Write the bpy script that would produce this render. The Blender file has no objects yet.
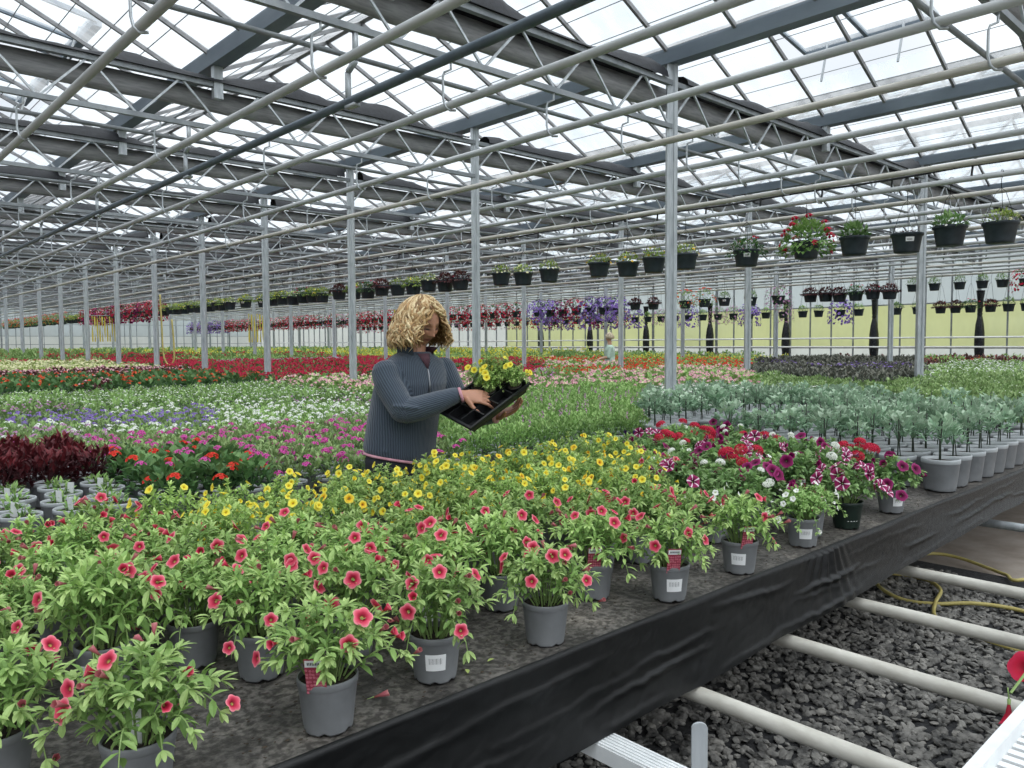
import bpy, math, random
import numpy as np
from mathutils import Vector, Matrix

# ------------------------------------------------------------------ basics
SC = bpy.context.scene
COL = SC.collection
R = random.Random(7)
PI = math.pi
CAM_H = 1.48
TH = math.radians(47.3)
FW = Vector((math.cos(TH), math.sin(TH), 0))
RT = Vector((math.sin(TH), -math.cos(TH), 0))
BENCH = 0.68            # height of a bench top
GUT0, GUT = -0.15, 3.3   # gutters run along Y at x = GUT0 + k*GUT
TRU0, TRU = 4.64, 3.02  # trusses run along X at y = TRU0 + k*TRU
X_WALL = 26.25
Y_WALL = TRU0 + 18 * TRU
F_PIX = 775.0
PITCH, ROLL = math.radians(3.05), math.radians(0.35)
UP = Vector((0, 0, 1))
CF = FW * math.cos(PITCH) - UP * math.sin(PITCH)
CU0 = UP * math.cos(PITCH) + FW * math.sin(PITCH)
CR = RT * math.cos(ROLL) - CU0 * math.sin(ROLL)
CU = CU0 * math.cos(ROLL) + RT * math.sin(ROLL)


def in_view(x, y, z, margin=70):
    """Whether a place could be seen in the photograph (with a margin): what it cannot show is not built."""
    d = Vector((x, y, z - CAM_H))
    w = d.dot(CF)
    if w < 0.3:
        return False
    px = 512 + F_PIX * d.dot(CR) / w
    py = 384 - F_PIX * d.dot(CU) / w
    return -margin < px < 1024 + margin and -margin < py < 768 + margin


def lin(c):
    c = c.lstrip('#')
    v = [int(c[i:i + 2], 16) / 255 for i in (0, 2, 4)]
    return tuple([x / 12.92 if x <= 0.04045 else ((x + 0.055) / 1.055) ** 2.4 for x in v] + [1.0])


# ------------------------------------------------------------------ materials
def new_mat(name):
    m = bpy.data.materials.new(name)
    m.use_nodes = True
    nt = m.node_tree
    for n in list(nt.nodes):
        nt.nodes.remove(n)
    out = nt.nodes.new('ShaderNodeOutputMaterial')
    return m, nt, out


def principled(nt, color=None, rough=0.5, metal=0.0, spec=0.5):
    b = nt.nodes.new('ShaderNodeBsdfPrincipled')
    if color is not None:
        b.inputs['Base Color'].default_value = color
    b.inputs['Roughness'].default_value = rough
    b.inputs['Metallic'].default_value = metal
    b.inputs['Specular IOR Level'].default_value = spec
    return b


def noise(nt, scale, detail=4.0, coord='Object', rough=0.55, stretch=None):
    tc = nt.nodes.new('ShaderNodeTexCoord')
    n = nt.nodes.new('ShaderNodeTexNoise')
    n.inputs['Scale'].default_value = scale
    n.inputs['Detail'].default_value = detail
    n.inputs['Roughness'].default_value = rough
    if stretch:
        mp = nt.nodes.new('ShaderNodeMapping')
        mp.inputs['Scale'].default_value = stretch
        nt.links.new(tc.outputs[coord], mp.inputs[0])
        nt.links.new(mp.outputs[0], n.inputs['Vector'])
    else:
        nt.links.new(tc.outputs[coord], n.inputs['Vector'])
    return n


def ramp(nt, src, stops):
    r = nt.nodes.new('ShaderNodeValToRGB')
    e = r.color_ramp.elements
    e[0].position, e[0].color = stops[0]
    e[1].position, e[1].color = stops[-1]
    for p, c in stops[1:-1]:
        x = e.new(p)
        x.color = c
    nt.links.new(src, r.inputs[0])
    return r


def bump(nt, src, b, strength=0.3, dist=0.01):
    u = nt.nodes.new('ShaderNodeBump')
    u.inputs['Strength'].default_value = strength
    u.inputs['Distance'].default_value = dist
    nt.links.new(src, u.inputs['Height'])
    nt.links.new(u.outputs[0], b.inputs['Normal'])
    return u


def simple(name, c1, c2=None, rough=0.5, metal=0.0, scale=20, bmp=0.0, spec=0.5, stretch=None, lo=0.3, hi=0.7, coord='Object'):
    m, nt, out = new_mat(name)
    b = principled(nt, lin(c1), rough, metal, spec)
    if c2:
        n = noise(nt, scale, stretch=stretch, coord=coord)
        r = ramp(nt, n.outputs[0], [(lo, lin(c1)), (hi, lin(c2))])
        nt.links.new(r.outputs[0], b.inputs['Base Color'])
        if bmp:
            bump(nt, n.outputs[0], b, bmp, 0.01)
    nt.links.new(b.outputs[0], out.inputs[0])
    return m


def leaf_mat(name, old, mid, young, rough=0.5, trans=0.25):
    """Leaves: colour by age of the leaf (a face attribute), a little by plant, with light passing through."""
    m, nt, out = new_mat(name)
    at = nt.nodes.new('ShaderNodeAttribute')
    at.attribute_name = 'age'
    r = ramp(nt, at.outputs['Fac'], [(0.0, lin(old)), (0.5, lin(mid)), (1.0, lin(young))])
    oi = nt.nodes.new('ShaderNodeObjectInfo')
    hs = nt.nodes.new('ShaderNodeHueSaturation')
    mr = nt.nodes.new('ShaderNodeMapRange')
    mr.inputs['To Min'].default_value = 0.82
    mr.inputs['To Max'].default_value = 1.18
    nt.links.new(oi.outputs['Random'], mr.inputs[0])
    nt.links.new(mr.outputs[0], hs.inputs['Value'])
    nt.links.new(r.outputs[0], hs.inputs['Color'])
    b = principled(nt, None, rough, 0, 0.35)
    nt.links.new(hs.outputs[0], b.inputs['Base Color'])
    t = nt.nodes.new('ShaderNodeBsdfTranslucent')
    nt.links.new(hs.outputs[0], t.inputs['Color'])
    mx = nt.nodes.new('ShaderNodeMixShader')
    mx.inputs[0].default_value = trans
    nt.links.new(b.outputs[0], mx.inputs[1])
    nt.links.new(t.outputs[0], mx.inputs[2])
    nt.links.new(mx.outputs[0], out.inputs[0])
    return m


def petal_mat(name, stops, trans=0.25):
    """Petals: colour from throat (0) to rim (1), read from the point attribute 'rad'."""
    m, nt, out = new_mat(name)
    at = nt.nodes.new('ShaderNodeAttribute')
    at.attribute_name = 'rad'
    r = ramp(nt, at.outputs['Fac'], [(p, lin(c)) for p, c in stops])
    b = principled(nt, None, 0.6, 0, 0.25)
    nt.links.new(r.outputs[0], b.inputs['Base Color'])
    t = nt.nodes.new('ShaderNodeBsdfTranslucent')
    nt.links.new(r.outputs[0], t.inputs['Color'])
    mx = nt.nodes.new('ShaderNodeMixShader')
    mx.inputs[0].default_value = trans
    nt.links.new(b.outputs[0], mx.inputs[1])
    nt.links.new(t.outputs[0], mx.inputs[2])
    nt.links.new(mx.outputs[0], out.inputs[0])
    return m


def glass_mat(name, tint='#f4f8fb', dirt=0.22, dirt_c='#eef1f2', scale=0.6, streak=(1, 6, 6)):
    """Greenhouse glass: clear, a share of dust and shading wash that scatters the daylight, a slight gloss."""
    m, nt, out = new_mat(name)
    tr = nt.nodes.new('ShaderNodeBsdfTransparent')
    tr.inputs[0].default_value = lin(tint)
    tl = nt.nodes.new('ShaderNodeBsdfTranslucent')
    tl.inputs[0].default_value = lin(dirt_c)
    gl = nt.nodes.new('ShaderNodeBsdfGlossy')
    gl.inputs['Roughness'].default_value = 0.08
    n = noise(nt, scale, 5, stretch=streak)
    mr = nt.nodes.new('ShaderNodeMapRange')
    mr.inputs['From Min'].default_value = 0.3
    mr.inputs['From Max'].default_value = 0.75
    mr.inputs['To Min'].default_value = dirt * 0.6
    mr.inputs['To Max'].default_value = min(1.0, dirt * 1.5)
    nt.links.new(n.outputs[0], mr.inputs[0])
    m1 = nt.nodes.new('ShaderNodeMixShader')
    nt.links.new(mr.outputs[0], m1.inputs[0])
    nt.links.new(tr.outputs[0], m1.inputs[1])
    nt.links.new(tl.outputs[0], m1.inputs[2])
    m2 = nt.nodes.new('ShaderNodeMixShader')
    m2.inputs[0].default_value = 0.05
    nt.links.new(m1.outputs[0], m2.inputs[1])
    nt.links.new(gl.outputs[0], m2.inputs[2])
    nt.links.new(m2.outputs[0], out.inputs[0])
    return m


M = {}
M['galv'] = simple('galvanised_steel', '#a3a9ad', '#c6cbce', 0.5, 0.3, 9, 0.05, stretch=(3, 3, 0.6))
M['galv_dull'] = simple('dull_steel', '#787d81', '#969b9e', 0.55, 0.2, 6)
M['gutter'] = simple('gutter_steel', '#66717c', '#808b95', 0.55, 0.15, 4, stretch=(1, 0.3, 1))
M['alu'] = simple('aluminium_bar', '#6f7072', '#8c8c8d', 0.5, 0.2, 8)
M['pipe'] = simple('grey_painted_pipe', '#aeb1b2', '#c6c8c8', 0.5, 0.0, 5, 0.03, stretch=(4, 0.4, 4))
M['pipe_old'] = simple('stained_painted_pipe', '#aca89e', '#c9c6be', 0.55, 0.0, 7, 0.03, stretch=(4, 0.6, 4))
M['pipe_dark'] = simple('blue_grey_pipe', '#4f5b66', '#66727c', 0.45, 0.2, 5)
M['screen'] = simple('shade_screen_cloth', '#848486', '#a3a3a4', 0.8, 0, 5, 0.25, stretch=(1.2, 9, 9))
M['net'] = simple('black_netting', '#0c0e12', '#1d2027', 0.6, 0, 30, 0.3)
M['black_hose'] = simple('black_rubber', '#121315', None, 0.5)
M['cream_pipe'] = simple('cream_bench_pipe', '#b9b5aa', '#d8d5cb', 0.5, 0, 9, 0.02, stretch=(3, 1, 3))
M['white_plastic'] = simple('white_plastic', '#dcdfe0', '#eceeee', 0.45, 0, 12)
M['white_rail'] = simple('white_enamel', '#e3e4e2', '#f0f0ee', 0.4, 0, 10)
M['pot'] = simple('grey_plastic_pot', '#6f7173', '#7f8183', 0.55, 0, 14)
M['pot_rim'] = simple('pale_pot_rim', '#a3a7a9', '#b3b7b9', 0.5, 0, 14)
M['pot_green'] = simple('dark_green_pot', '#17251f', '#1f3028', 0.45, 0, 14)
M['pot_black'] = simple('anthracite_basket', '#232c33', '#313b42', 0.5, 0, 14)
M['soil'] = simple('potting_soil', '#1c1611', '#3a2f26', 0.95, 0, 60, 0.9)
M['crumb'] = simple('peat_crumbs', '#2a221b', '#4a4034', 0.95, 0, 30)
M['stem'] = simple('green_stem', '#6f8a4b', '#8aa262', 0.6, 0, 20)
M['cane'] = simple('dark_cane', '#2a3226', '#3b4636', 0.7, 0, 20)
M['sticker'] = simple('white_sticker', '#e9eaea', None, 0.4)
M['ink'] = simple('black_ink', '#15161a', None, 0.5)
M['hose'] = simple('yellow_hose', '#b3a45c', '#cbbd76', 0.45, 0, 10)
M['yellow_film'] = simple('yellow_sticky_film', '#c9b746', '#ded069', 0.4, 0, 6)
M['stone'] = simple('dark_gravel', '#454442', '#95928c', 0.85, 0, 16, 0.0, lo=0.36, hi=0.66)
M['stone_pale'] = simple('pale_gravel', '#77746f', '#a9a59d', 0.85, 0, 45, 0.4)
M['soil_path'] = simple('brown_concrete', '#80756b', '#a0968c', 0.9, 0, 4, 0.3)
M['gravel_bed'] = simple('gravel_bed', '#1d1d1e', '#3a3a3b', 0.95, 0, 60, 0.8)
M['bench_metal'] = simple('bench_aluminium', '#80868a', '#999fa3', 0.5, 0.4, 8)
M['tray'] = simple('black_tray_plastic', '#131416', '#1f2022', 0.35, 0, 20)
M['bundle'] = simple('black_polythene', '#0d0e10', '#22252a', 0.25, 0, 14, 0.5, stretch=(6, 6, 1))
M['skin'] = None


def cloth_material():
    """Black woven ground cover: fine weave, dust and peat worked into it."""
    m, nt, out = new_mat('woven_ground_cover')
    b = principled(nt, None, 0.6, 0, 0.4)
    n = noise(nt, 5.0, 8)
    n2 = noise(nt, 60.0, 5)
    r = ramp(nt, n.outputs[0], [(0.32, lin('#45423f')), (0.55, lin('#6a6661')), (0.75, lin('#8b847b'))])
    r2 = ramp(nt, n2.outputs[0], [(0.42, lin('#3a352f')), (0.62, lin('#ffffff'))])
    mx = nt.nodes.new('ShaderNodeMix')
    mx.data_type = 'RGBA'
    mx.blend_type = 'MULTIPLY'
    mx.inputs[0].default_value = 0.7
    nt.links.new(r.outputs[0], mx.inputs[6])
    nt.links.new(r2.outputs[0], mx.inputs[7])
    nt.links.new(mx.outputs[2], b.inputs['Base Color'])
    bump(nt, n2.outputs[0], b, 0.6, 0.006)
    nt.links.new(b.outputs[0], out.inputs[0])
    return m


def skirt_material():
    """The same weave hanging clean over the bench edge: black, with the sheen of plastic tape."""
    m, nt, out = new_mat('black_woven_skirt')
    b = principled(nt, lin('#101113'), 0.38, 0, 0.38)
    tc = nt.nodes.new('ShaderNodeTexCoord')
    w1 = nt.nodes.new('ShaderNodeTexWave')
    w1.inputs['Scale'].default_value = 170
    w1.inputs['Distortion'].default_value = 0.6
    w1.bands_direction = 'X'
    w2 = nt.nodes.new('ShaderNodeTexWave')
    w2.inputs['Scale'].default_value = 170
    w2.inputs['Distortion'].default_value = 0.6
    w2.bands_direction = 'Z'
    nt.links.new(tc.outputs['Object'], w1.inputs[0])
    nt.links.new(tc.outputs['Object'], w2.inputs[0])
    ad = nt.nodes.new('ShaderNodeMath')
    nt.links.new(w1.outputs[1], ad.inputs[0])
    nt.links.new(w2.outputs[1], ad.inputs[1])
    n = noise(nt, 14, 6, stretch=(1, 1, 3))
    r = ramp(nt, n.outputs[0], [(0.4, lin('#08090a')), (0.75, lin('#141516'))])
    nt.links.new(r.outputs[0], b.inputs['Base Color'])
    bump(nt, ad.outputs[0], b, 0.2, 0.001)
    nt.links.new(b.outputs[0], out.inputs[0])
    return m


M['cloth'] = cloth_material()
M['skirt'] = skirt_material()
M['glass'] = glass_mat('roof_glass', '#f3f8fc', 0.30)
M['wall_glass'] = glass_mat('wall_glass', '#eef3f4', 0.55, '#e6e9e8', 0.5, (1, 1, 0.4))
M['film_yellow'] = glass_mat('yellow_green_film', '#eceed6', 0.75, '#eef0cb', 0.35, (1, 1, 0.5))
M['film_white'] = glass_mat('white_film', '#f0f1ee', 0.9, '#f4f5f2', 0.5, (1, 1, 0.5))

LEAF = {
    'calib': leaf_mat('calibrachoa_leaf', '#56783c', '#86a95c', '#bcd489'),
    'yellow': leaf_mat('yellow_calibrachoa_leaf', '#5f8340', '#8cae5b', '#bbd083'),
    'petunia': leaf_mat('petunia_leaf', '#4d6f42', '#729659', '#9bb87a'),
    'verbena': leaf_mat('verbena_leaf', '#557246', '#7f9d5e', '#a6bd80'),
    'grey': leaf_mat('grey_green_leaf', '#57745f', '#7d9a7f', '#a3b9a0'),
    'blue': leaf_mat('blue_green_leaf', '#5f8266', '#8dac8c', '#bbceb5'),
    'dark': leaf_mat('dark_purple_leaf', '#384038', '#585e53', '#7f7d70', 0.6, 0.1),
    'coleus': leaf_mat('coleus_leaf', '#2a1216', '#48191f', '#73292f', 0.55, 0.15),
    'deep': leaf_mat('deep_green_leaf', '#33532f', '#4d7342', '#73955a'),
    'lime': leaf_mat('lime_leaf', '#6e8a3c', '#93ac52', '#bccb78'),
    'bright': leaf_mat('bright_green_leaf', '#587c42', '#82a85c', '#aac67f'),
    'maroon': leaf_mat('maroon_leaf', '#3a2024', '#5a3034', '#77504a', 0.55, 0.15),
}
PET = {
    'coral': petal_mat('coral_pink_petal', [(0.0, '#d8c46a'), (0.16, '#86222f'), (0.42, '#bd2947'), (0.72, '#e4566f'), (1.0, '#f29aa4')]),
    'faded': petal_mat('faded_pink_petal', [(0.0, '#7d4a40'), (0.4, '#b4606a'), (1.0, '#c98a86')]),
    'yellow': petal_mat('yellow_petal', [(0.0, '#b07a18'), (0.14, '#dcae1e'), (0.35, '#ecd634'), (1.0, '#f3e866')]),
    'gold': petal_mat('gold_petal', [(0.0, '#7d3d12'), (0.2, '#d08a1c'), (0.5, '#efc02c'), (1.0, '#f5dc55')]),
    'red': petal_mat('red_petal', [(0.0, '#8a1226'), (0.5, '#c41a3c'), (1.0, '#d93658')]),
    'crimson': petal_mat('crimson_petal', [(0.0, '#7a1428'), (0.5, '#b81f3f'), (1.0, '#cf3a58')]),
    'scarlet': petal_mat('scarlet_petal', [(0.0, '#a81a12'), (0.5, '#dd2f22'), (1.0, '#ee5a42')]),
    'magenta': petal_mat('magenta_petal', [(0.0, '#a02a7a'), (0.5, '#d2479f'), (1.0, '#e284bf')]),
    'purple': petal_mat('purple_petal', [(0.0, '#5a3f92'), (0.5, '#8b6cc0'), (1.0, '#b49ada')]),
    'mauve': petal_mat('mauve_petal', [(0.0, '#a05a90'), (0.5, '#c490b8'), (1.0, '#dbb8d2')]),
    'violet': petal_mat('dark_violet_petal', [(0.0, '#1a0e26'), (0.5, '#3d2058'), (1.0, '#563077')]),
    'white': petal_mat('white_petal', [(0.0, '#cfd88a'), (0.25, '#eef0e6'), (1.0, '#f8f8f4')]),
    'cream': petal_mat('cream_petal', [(0.0, '#d0cc80'), (0.4, '#ebe6b4'), (1.0, '#f4f0d2')]),
    'pink': petal_mat('pale_pink_petal', [(0.0, '#d9879a'), (0.5, '#ecb0bc'), (1.0, '#f6d3d8')]),
    'orange': petal_mat('orange_petal', [(0.0, '#a83a12'), (0.5, '#e0502c'), (1.0, '#f07a52')]),
    'wine': petal_mat('wine_petal', [(0.0, '#2a061c'), (0.45, '#701046'), (0.8, '#8f1c5c'), (1.0, '#ab3f82')]),
}


def star_petal():
    """Star petunia: wine red with a pale stripe down each of the five lobes (a true marking of the flower)."""
    m, nt, out = new_mat('star_petunia_petal')
    a1 = nt.nodes.new('ShaderNodeAttribute')
    a1.attribute_name = 'rad'
    a2 = nt.nodes.new('ShaderNodeAttribute')
    a2.attribute_name = 'lobe'
    r1 = ramp(nt, a1.outputs['Fac'], [(0.0, lin('#2a061c')), (0.5, lin('#7a1046')), (1.0, lin('#96205c'))])
    r2 = ramp(nt, a2.outputs['Fac'], [(0.86, (0, 0, 0, 1)), (0.98, (1, 1, 1, 1))])
    mx = nt.nodes.new('ShaderNodeMix')
    mx.data_type = 'RGBA'
    nt.links.new(r2.outputs[0], mx.inputs[0])
    nt.links.new(r1.outputs[0], mx.inputs[6])
    mx.inputs[7].default_value = lin('#f2dce8')
    b = principled(nt, None, 0.6, 0, 0.25)
    nt.links.new(mx.outputs[2], b.inputs['Base Color'])
    nt.links.new(b.outputs[0], out.inputs[0])
    return m


PET['star'] = star_petal()


# ------------------------------------------------------------------ mesh builder
class MB:
    """Collects polygons with a material index, an age per face and a rad / lobe value per point; builds ONE mesh."""

    def __init__(self):
        self.v, self.f, self.m, self.a, self.r, self.l = [], [], [], [], [], []

    def add(self, vs, fs, m=0, age=0.5, rad=None, lobe=None):
        o = len(self.v)
        self.v.extend(vs)
        for q in fs:
            self.f.append(tuple(i + o for i in q))
        self.m.extend([m] * len(fs))
        self.a.extend([age] * len(fs))
        self.r.extend(rad if rad is not None else [0.5] * len(vs))
        self.l.extend(lobe if lobe is not None else [0.0] * len(vs))
        return self

    def join(self, o, mat=None, m=None):
        b = len(self.v)
        self.v.extend([tuple(mat @ Vector(p)) for p in o.v] if mat is not None else o.v)
        self.f.extend([tuple(i + b for i in q) for q in o.f])
        self.m.extend(o.m if m is None else [m] * len(o.f))
        self.a.extend(o.a)
        self.r.extend(o.r)
        self.l.extend(o.l)
        return self

    def box(self, c, s, m=0, rot=None):
        hx, hy, hz = s[0] / 2, s[1] / 2, s[2] / 2
        vs = [Vector((x, y, z)) for x in (-hx, hx) for y in (-hy, hy) for z in (-hz, hz)]
        if rot is not None:
            vs = [rot @ p for p in vs]
        c = Vector(c)
        return self.add([tuple(p + c) for p in vs], [(0, 1, 3, 2), (4, 6, 7, 5), (0, 4, 5, 1), (2, 3, 7, 6), (0, 2, 6, 4), (1, 5, 7, 3)], m)

    def bar(self, p, q, w, h=None, m=0):
        """A straight bar of rectangular section from p to q."""
        p, q = Vector(p), Vector(q)
        d = q - p
        rot = d.to_track_quat('Z', 'Y').to_matrix()
        return self.box((p + q) / 2, (w, h or w, d.length), m, rot)

    def tube(self, pts, r, n=8, m=0, cap=True, age=0.5, flat=None):
        """A round tube along pts; r is a number or one radius per point; flat squeezes one axis."""
        pts = [Vector(p) for p in pts]
        k = len(pts)
        rs = r if isinstance(r, (list, tuple)) else [r] * k
        vs = []
        ref = None
        for i in range(k):
            d = (pts[min(i + 1, k - 1)] - pts[max(i - 1, 0)])
            d = d.normalized() if d.length > 1e-9 else Vector((0, 0, 1))
            if ref is None:
                ref = Vector((0, 0, 1)) if abs(d.z) < 0.9 else Vector((1, 0, 0))
            a = d.cross(ref)
            a = a.normalized() if a.length > 1e-6 else d.orthogonal().normalized()
            b = a.cross(d).normalized()
            ref = b
            for j in range(n):
                t = 2 * PI * j / n
                vs.append(tuple(pts[i] + a * (math.cos(t) * rs[i]) + b * (math.sin(t) * rs[i] * (flat or 1.0))))
        fs = [(i * n + j, i * n + (j + 1) % n, (i + 1) * n + (j + 1) % n, (i + 1) * n + j) for i in range(k - 1) for j in range(n)]
        if cap:
            fs.append(tuple(reversed(range(n))))
            fs.append(tuple((k - 1) * n + j for j in range(n)))
        return self.add(vs, fs, m, age)

    def lathe(self, prof, n=24, m=0, c=(0, 0, 0), wob=None):
        """prof: [(radius, z)] from bottom to top, revolved; profile ends on the axis where the radius is 0."""
        vs, fs = [], []
        for i, (r, z) in enumerate(prof):
            for j in range(n):
                t = 2 * PI * j / n
                k = wob(i, t) if wob else (1.0, 0.0)
                vs.append((c[0] + r * k[0] * math.cos(t), c[1] + r * k[0] * math.sin(t), c[2] + z + k[1]))
        for i in range(len(prof) - 1):
            for j in range(n):
                fs.append((i * n + j, i * n + (j + 1) % n, (i + 1) * n + (j + 1) % n, (i + 1) * n + j))
        if prof[0][0] > 1e-6:
            fs.append(tuple(reversed(range(n))))
        return self.add(vs, fs, m)

    def mesh(self, name, mats, smooth=False):
        me = bpy.data.meshes.new(name)
        me.from_pydata([tuple(p) for p in self.v], [], self.f)
        for x in mats:
            me.materials.append(x)
        me.polygons.foreach_set('material_index', self.m)
        if smooth:
            me.polygons.foreach_set('use_smooth', [True] * len(self.f))
        at = me.attributes.new('age', 'FLOAT', 'FACE')
        at.data.foreach_set('value', self.a)
        at = me.attributes.new('rad', 'FLOAT', 'POINT')
        at.data.foreach_set('value', self.r)
        at = me.attributes.new('lobe', 'FLOAT', 'POINT')
        at.data.foreach_set('value', self.l)
        me.update()
        return me


def link(name, me, parent=None, loc=None, mat=None):
    o = bpy.data.objects.new(name, me)
    COL.objects.link(o)
    if parent is not None:
        o.parent = parent
    if loc is not None:
        o.location = loc
    if mat is not None:
        o.matrix_local = mat
    return o


def build(name, mb, mats, parent=None, smooth=False, loc=None):
    if not isinstance(mats, (list, tuple)):
        mats = [mats]
    return link(name, mb.mesh(name, mats, smooth), parent, loc)


def tag(o, label=None, cat=None, group=None, kind=None):
    if label:
        o['label'] = label
    if cat:
        o['category'] = cat
    if group:
        o['group'] = group
    if kind:
        o['kind'] = kind
    return o


def root(name, loc, label, cat, group=None, rz=0.0):
    o = bpy.data.objects.new(name, None)
    o.empty_display_size = 0.05
    COL.objects.link(o)
    o.location = loc
    o.rotation_euler = (0, 0, rz)
    return tag(o, label, cat, group)


def struct(o, label=None):
    return tag(o, label, None, None, 'structure')


ORD = ('first second third fourth fifth sixth seventh eighth ninth tenth eleventh twelfth thirteenth fourteenth fifteenth '
       'sixteenth seventeenth eighteenth nineteenth twentieth').split()


def ordinal(i):
    """0 -> first, 24 -> twenty-fifth."""
    if i < 20:
        return ORD[i]
    tens = ['twenty', 'thirty', 'forty', 'fifty', 'sixty', 'seventy', 'eighty', 'ninety']
    t, u = divmod(i + 1, 10)
    if u == 0:
        return tens[t - 2][:-1] + 'ieth'
    return tens[t - 2] + '-' + ORD[u - 1]


# ------------------------------------------------------------------ camera, sky, light
cd = bpy.data.cameras.new('camera')
cam = bpy.data.objects.new('camera', cd)
COL.objects.link(cam)
cd.sensor_width = 36
cd.lens = F_PIX / 1024 * 36
cd.clip_start, cd.clip_end = 0.05, 500
mw = Matrix.Identity(4)
for i in range(3):
    mw[i][0], mw[i][1], mw[i][2] = CR[i], CU[i], -CF[i]
mw[2][3] = CAM_H
cam.matrix_world = mw
SC.camera = cam

w = bpy.data.worlds.new('overcast_sky')
SC.world = w
w.use_nodes = True
nt = w.node_tree
for n in list(nt.nodes):
    nt.nodes.remove(n)
wo = nt.nodes.new('ShaderNodeOutputWorld')
bg = nt.nodes.new('ShaderNodeBackground')
tc = nt.nodes.new('ShaderNodeTexCoord')
nz = nt.nodes.new('ShaderNodeTexNoise')
nz.inputs['Scale'].default_value = 2.2
nz.inputs['Detail'].default_value = 6
nt.links.new(tc.outputs['Generated'], nz.inputs['Vector'])
r1 = ramp(nt, nz.outputs[0], [(0.3, (0.72, 0.79, 0.88, 1)), (0.55, (0.90, 0.94, 0.98, 1)), (0.75, (1.15, 1.15, 1.15, 1))])
sx = nt.nodes.new('ShaderNodeSeparateXYZ')
nt.links.new(tc.outputs['Generated'], sx.inputs[0])
r2 = ramp(nt, sx.outputs['Z'], [(0.0, (0.16, 0.18, 0.12, 1)), (0.02, (0.75, 0.78, 0.8, 1)), (0.5, (1.0, 1.0, 1.0, 1)), (1.0, (1.25, 1.25, 1.25, 1))])
mm = nt.nodes.new('ShaderNodeMix')
mm.data_type = 'RGBA'
mm.blend_type = 'MULTIPLY'
mm.inputs[0].default_value = 1.0
nt.links.new(r1.outputs[0], mm.inputs[6])
nt.links.new(r2.outputs[0], mm.inputs[7])
nt.links.new(mm.outputs[2], bg.inputs[0])
bg.inputs[1].default_value = 0.92
nt.links.new(bg.outputs[0], wo.inputs[0])

sd = bpy.data.lights.new('veiled_sun', 'SUN')
sd.energy = 3.4
sd.angle = math.radians(75)
sun = bpy.data.objects.new('veiled_sun', sd)
COL.objects.link(sun)
sun.rotation_euler = (math.radians(28), math.radians(-12), math.radians(20))

vs_ = SC.view_settings
vs_.view_transform = 'Standard'
vs_.look = 'None'
vs_.gamma = 1
vs_.exposure = 0.34
vs_.use_curve_mapping = False
SC.cycles.max_bounces = 8
SC.cycles.diffuse_bounces = 4
SC.cycles.transparent_max_bounces = 24
SC.cycles.use_denoising = True


# ------------------------------------------------------------------ floor, benches, gravel
from mathutils import noise as NZ


def nz(x, y=0.0, z=0.0):
    return NZ.noise(Vector((x, y, z)))


m = MB()
m.box((9.0, 27.0, -0.05), (36, 66, 0.1))
struct(build('floor', m, M['soil_path']), 'brown trodden greenhouse floor')
m = MB()
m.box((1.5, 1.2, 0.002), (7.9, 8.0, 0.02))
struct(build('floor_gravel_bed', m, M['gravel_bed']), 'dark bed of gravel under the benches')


def stone_shapes(n):
    out = []
    for i in range(n):
        r = random.Random(100 + i)
        ico = [(0, 0, 1), (0.894, 0, 0.447), (0.276, 0.851, 0.447), (-0.724, 0.526, 0.447), (-0.724, -0.526, 0.447), (0.276, -0.851, 0.447),
               (0.724, 0.526, -0.447), (-0.276, 0.851, -0.447), (-0.894, 0, -0.447), (-0.276, -0.851, -0.447), (0.724, -0.526, -0.447), (0, 0, -1)]
        fs = [(0, 1, 2), (0, 2, 3), (0, 3, 4), (0, 4, 5), (0, 5, 1), (1, 6, 2), (2, 7, 3), (3, 8, 4), (4, 9, 5), (5, 10, 1),
              (6, 7, 2), (7, 8, 3), (8, 9, 4), (9, 10, 5), (10, 6, 1), (6, 11, 7), (7, 11, 8), (8, 11, 9), (9, 11, 10), (10, 11, 6)]
        sx_, sy_, sz_ = r.uniform(0.8, 1.35), r.uniform(0.7, 1.0), r.uniform(0.3, 0.55)
        out.append(([(x * sx_ * r.uniform(0.75, 1.15), y * sy_ * r.uniform(0.75, 1.15), z * sz_ * r.uniform(0.75, 1.15)) for x, y, z in ico], fs))
    return out


SH = stone_shapes(10)
m = MB()
rg = random.Random(5)
x = 0.4
cnt = 0
while cnt < 17000:
    sx_, sy_ = rg.uniform(0.9, 5.5), rg.uniform(0.2, 2.7)
    cnt += 1
    edge = 5.2 + 0.25 * nz(sy_ * 2, 3)
    if sx_ > edge:
        continue
    if not in_view(sx_, sy_, 0.02, 60):
        continue
    s = rg.uniform(0.012, 0.026)
    a, b, c = rg.uniform(0, 6.28), rg.uniform(-0.5, 0.5), rg.uniform(-0.5, 0.5)
    mt = Matrix.Translation((sx_, sy_, 0.014 + rg.uniform(0, 0.012))) @ Matrix.Rotation(a, 4, 'Z') @ Matrix.Rotation(b, 4, 'X') @ Matrix.Rotation(c, 4, 'Y') @ Matrix.Scale(s, 4)
    vs, fs = SH[rg.randrange(10)]
    m.add([tuple(mt @ Vector(p)) for p in vs], fs, 1 if rg.random() < 0.06 else 0)
tag(build('gravel', m, [M['stone'], M['stone_pale']]), 'loose dark grey gravel between the two benches', 'gravel', kind='stuff')

Y1, Y2 = 1.36, 2.95     # the front bench
BX0, BX1 = -1.5, 9.0


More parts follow.
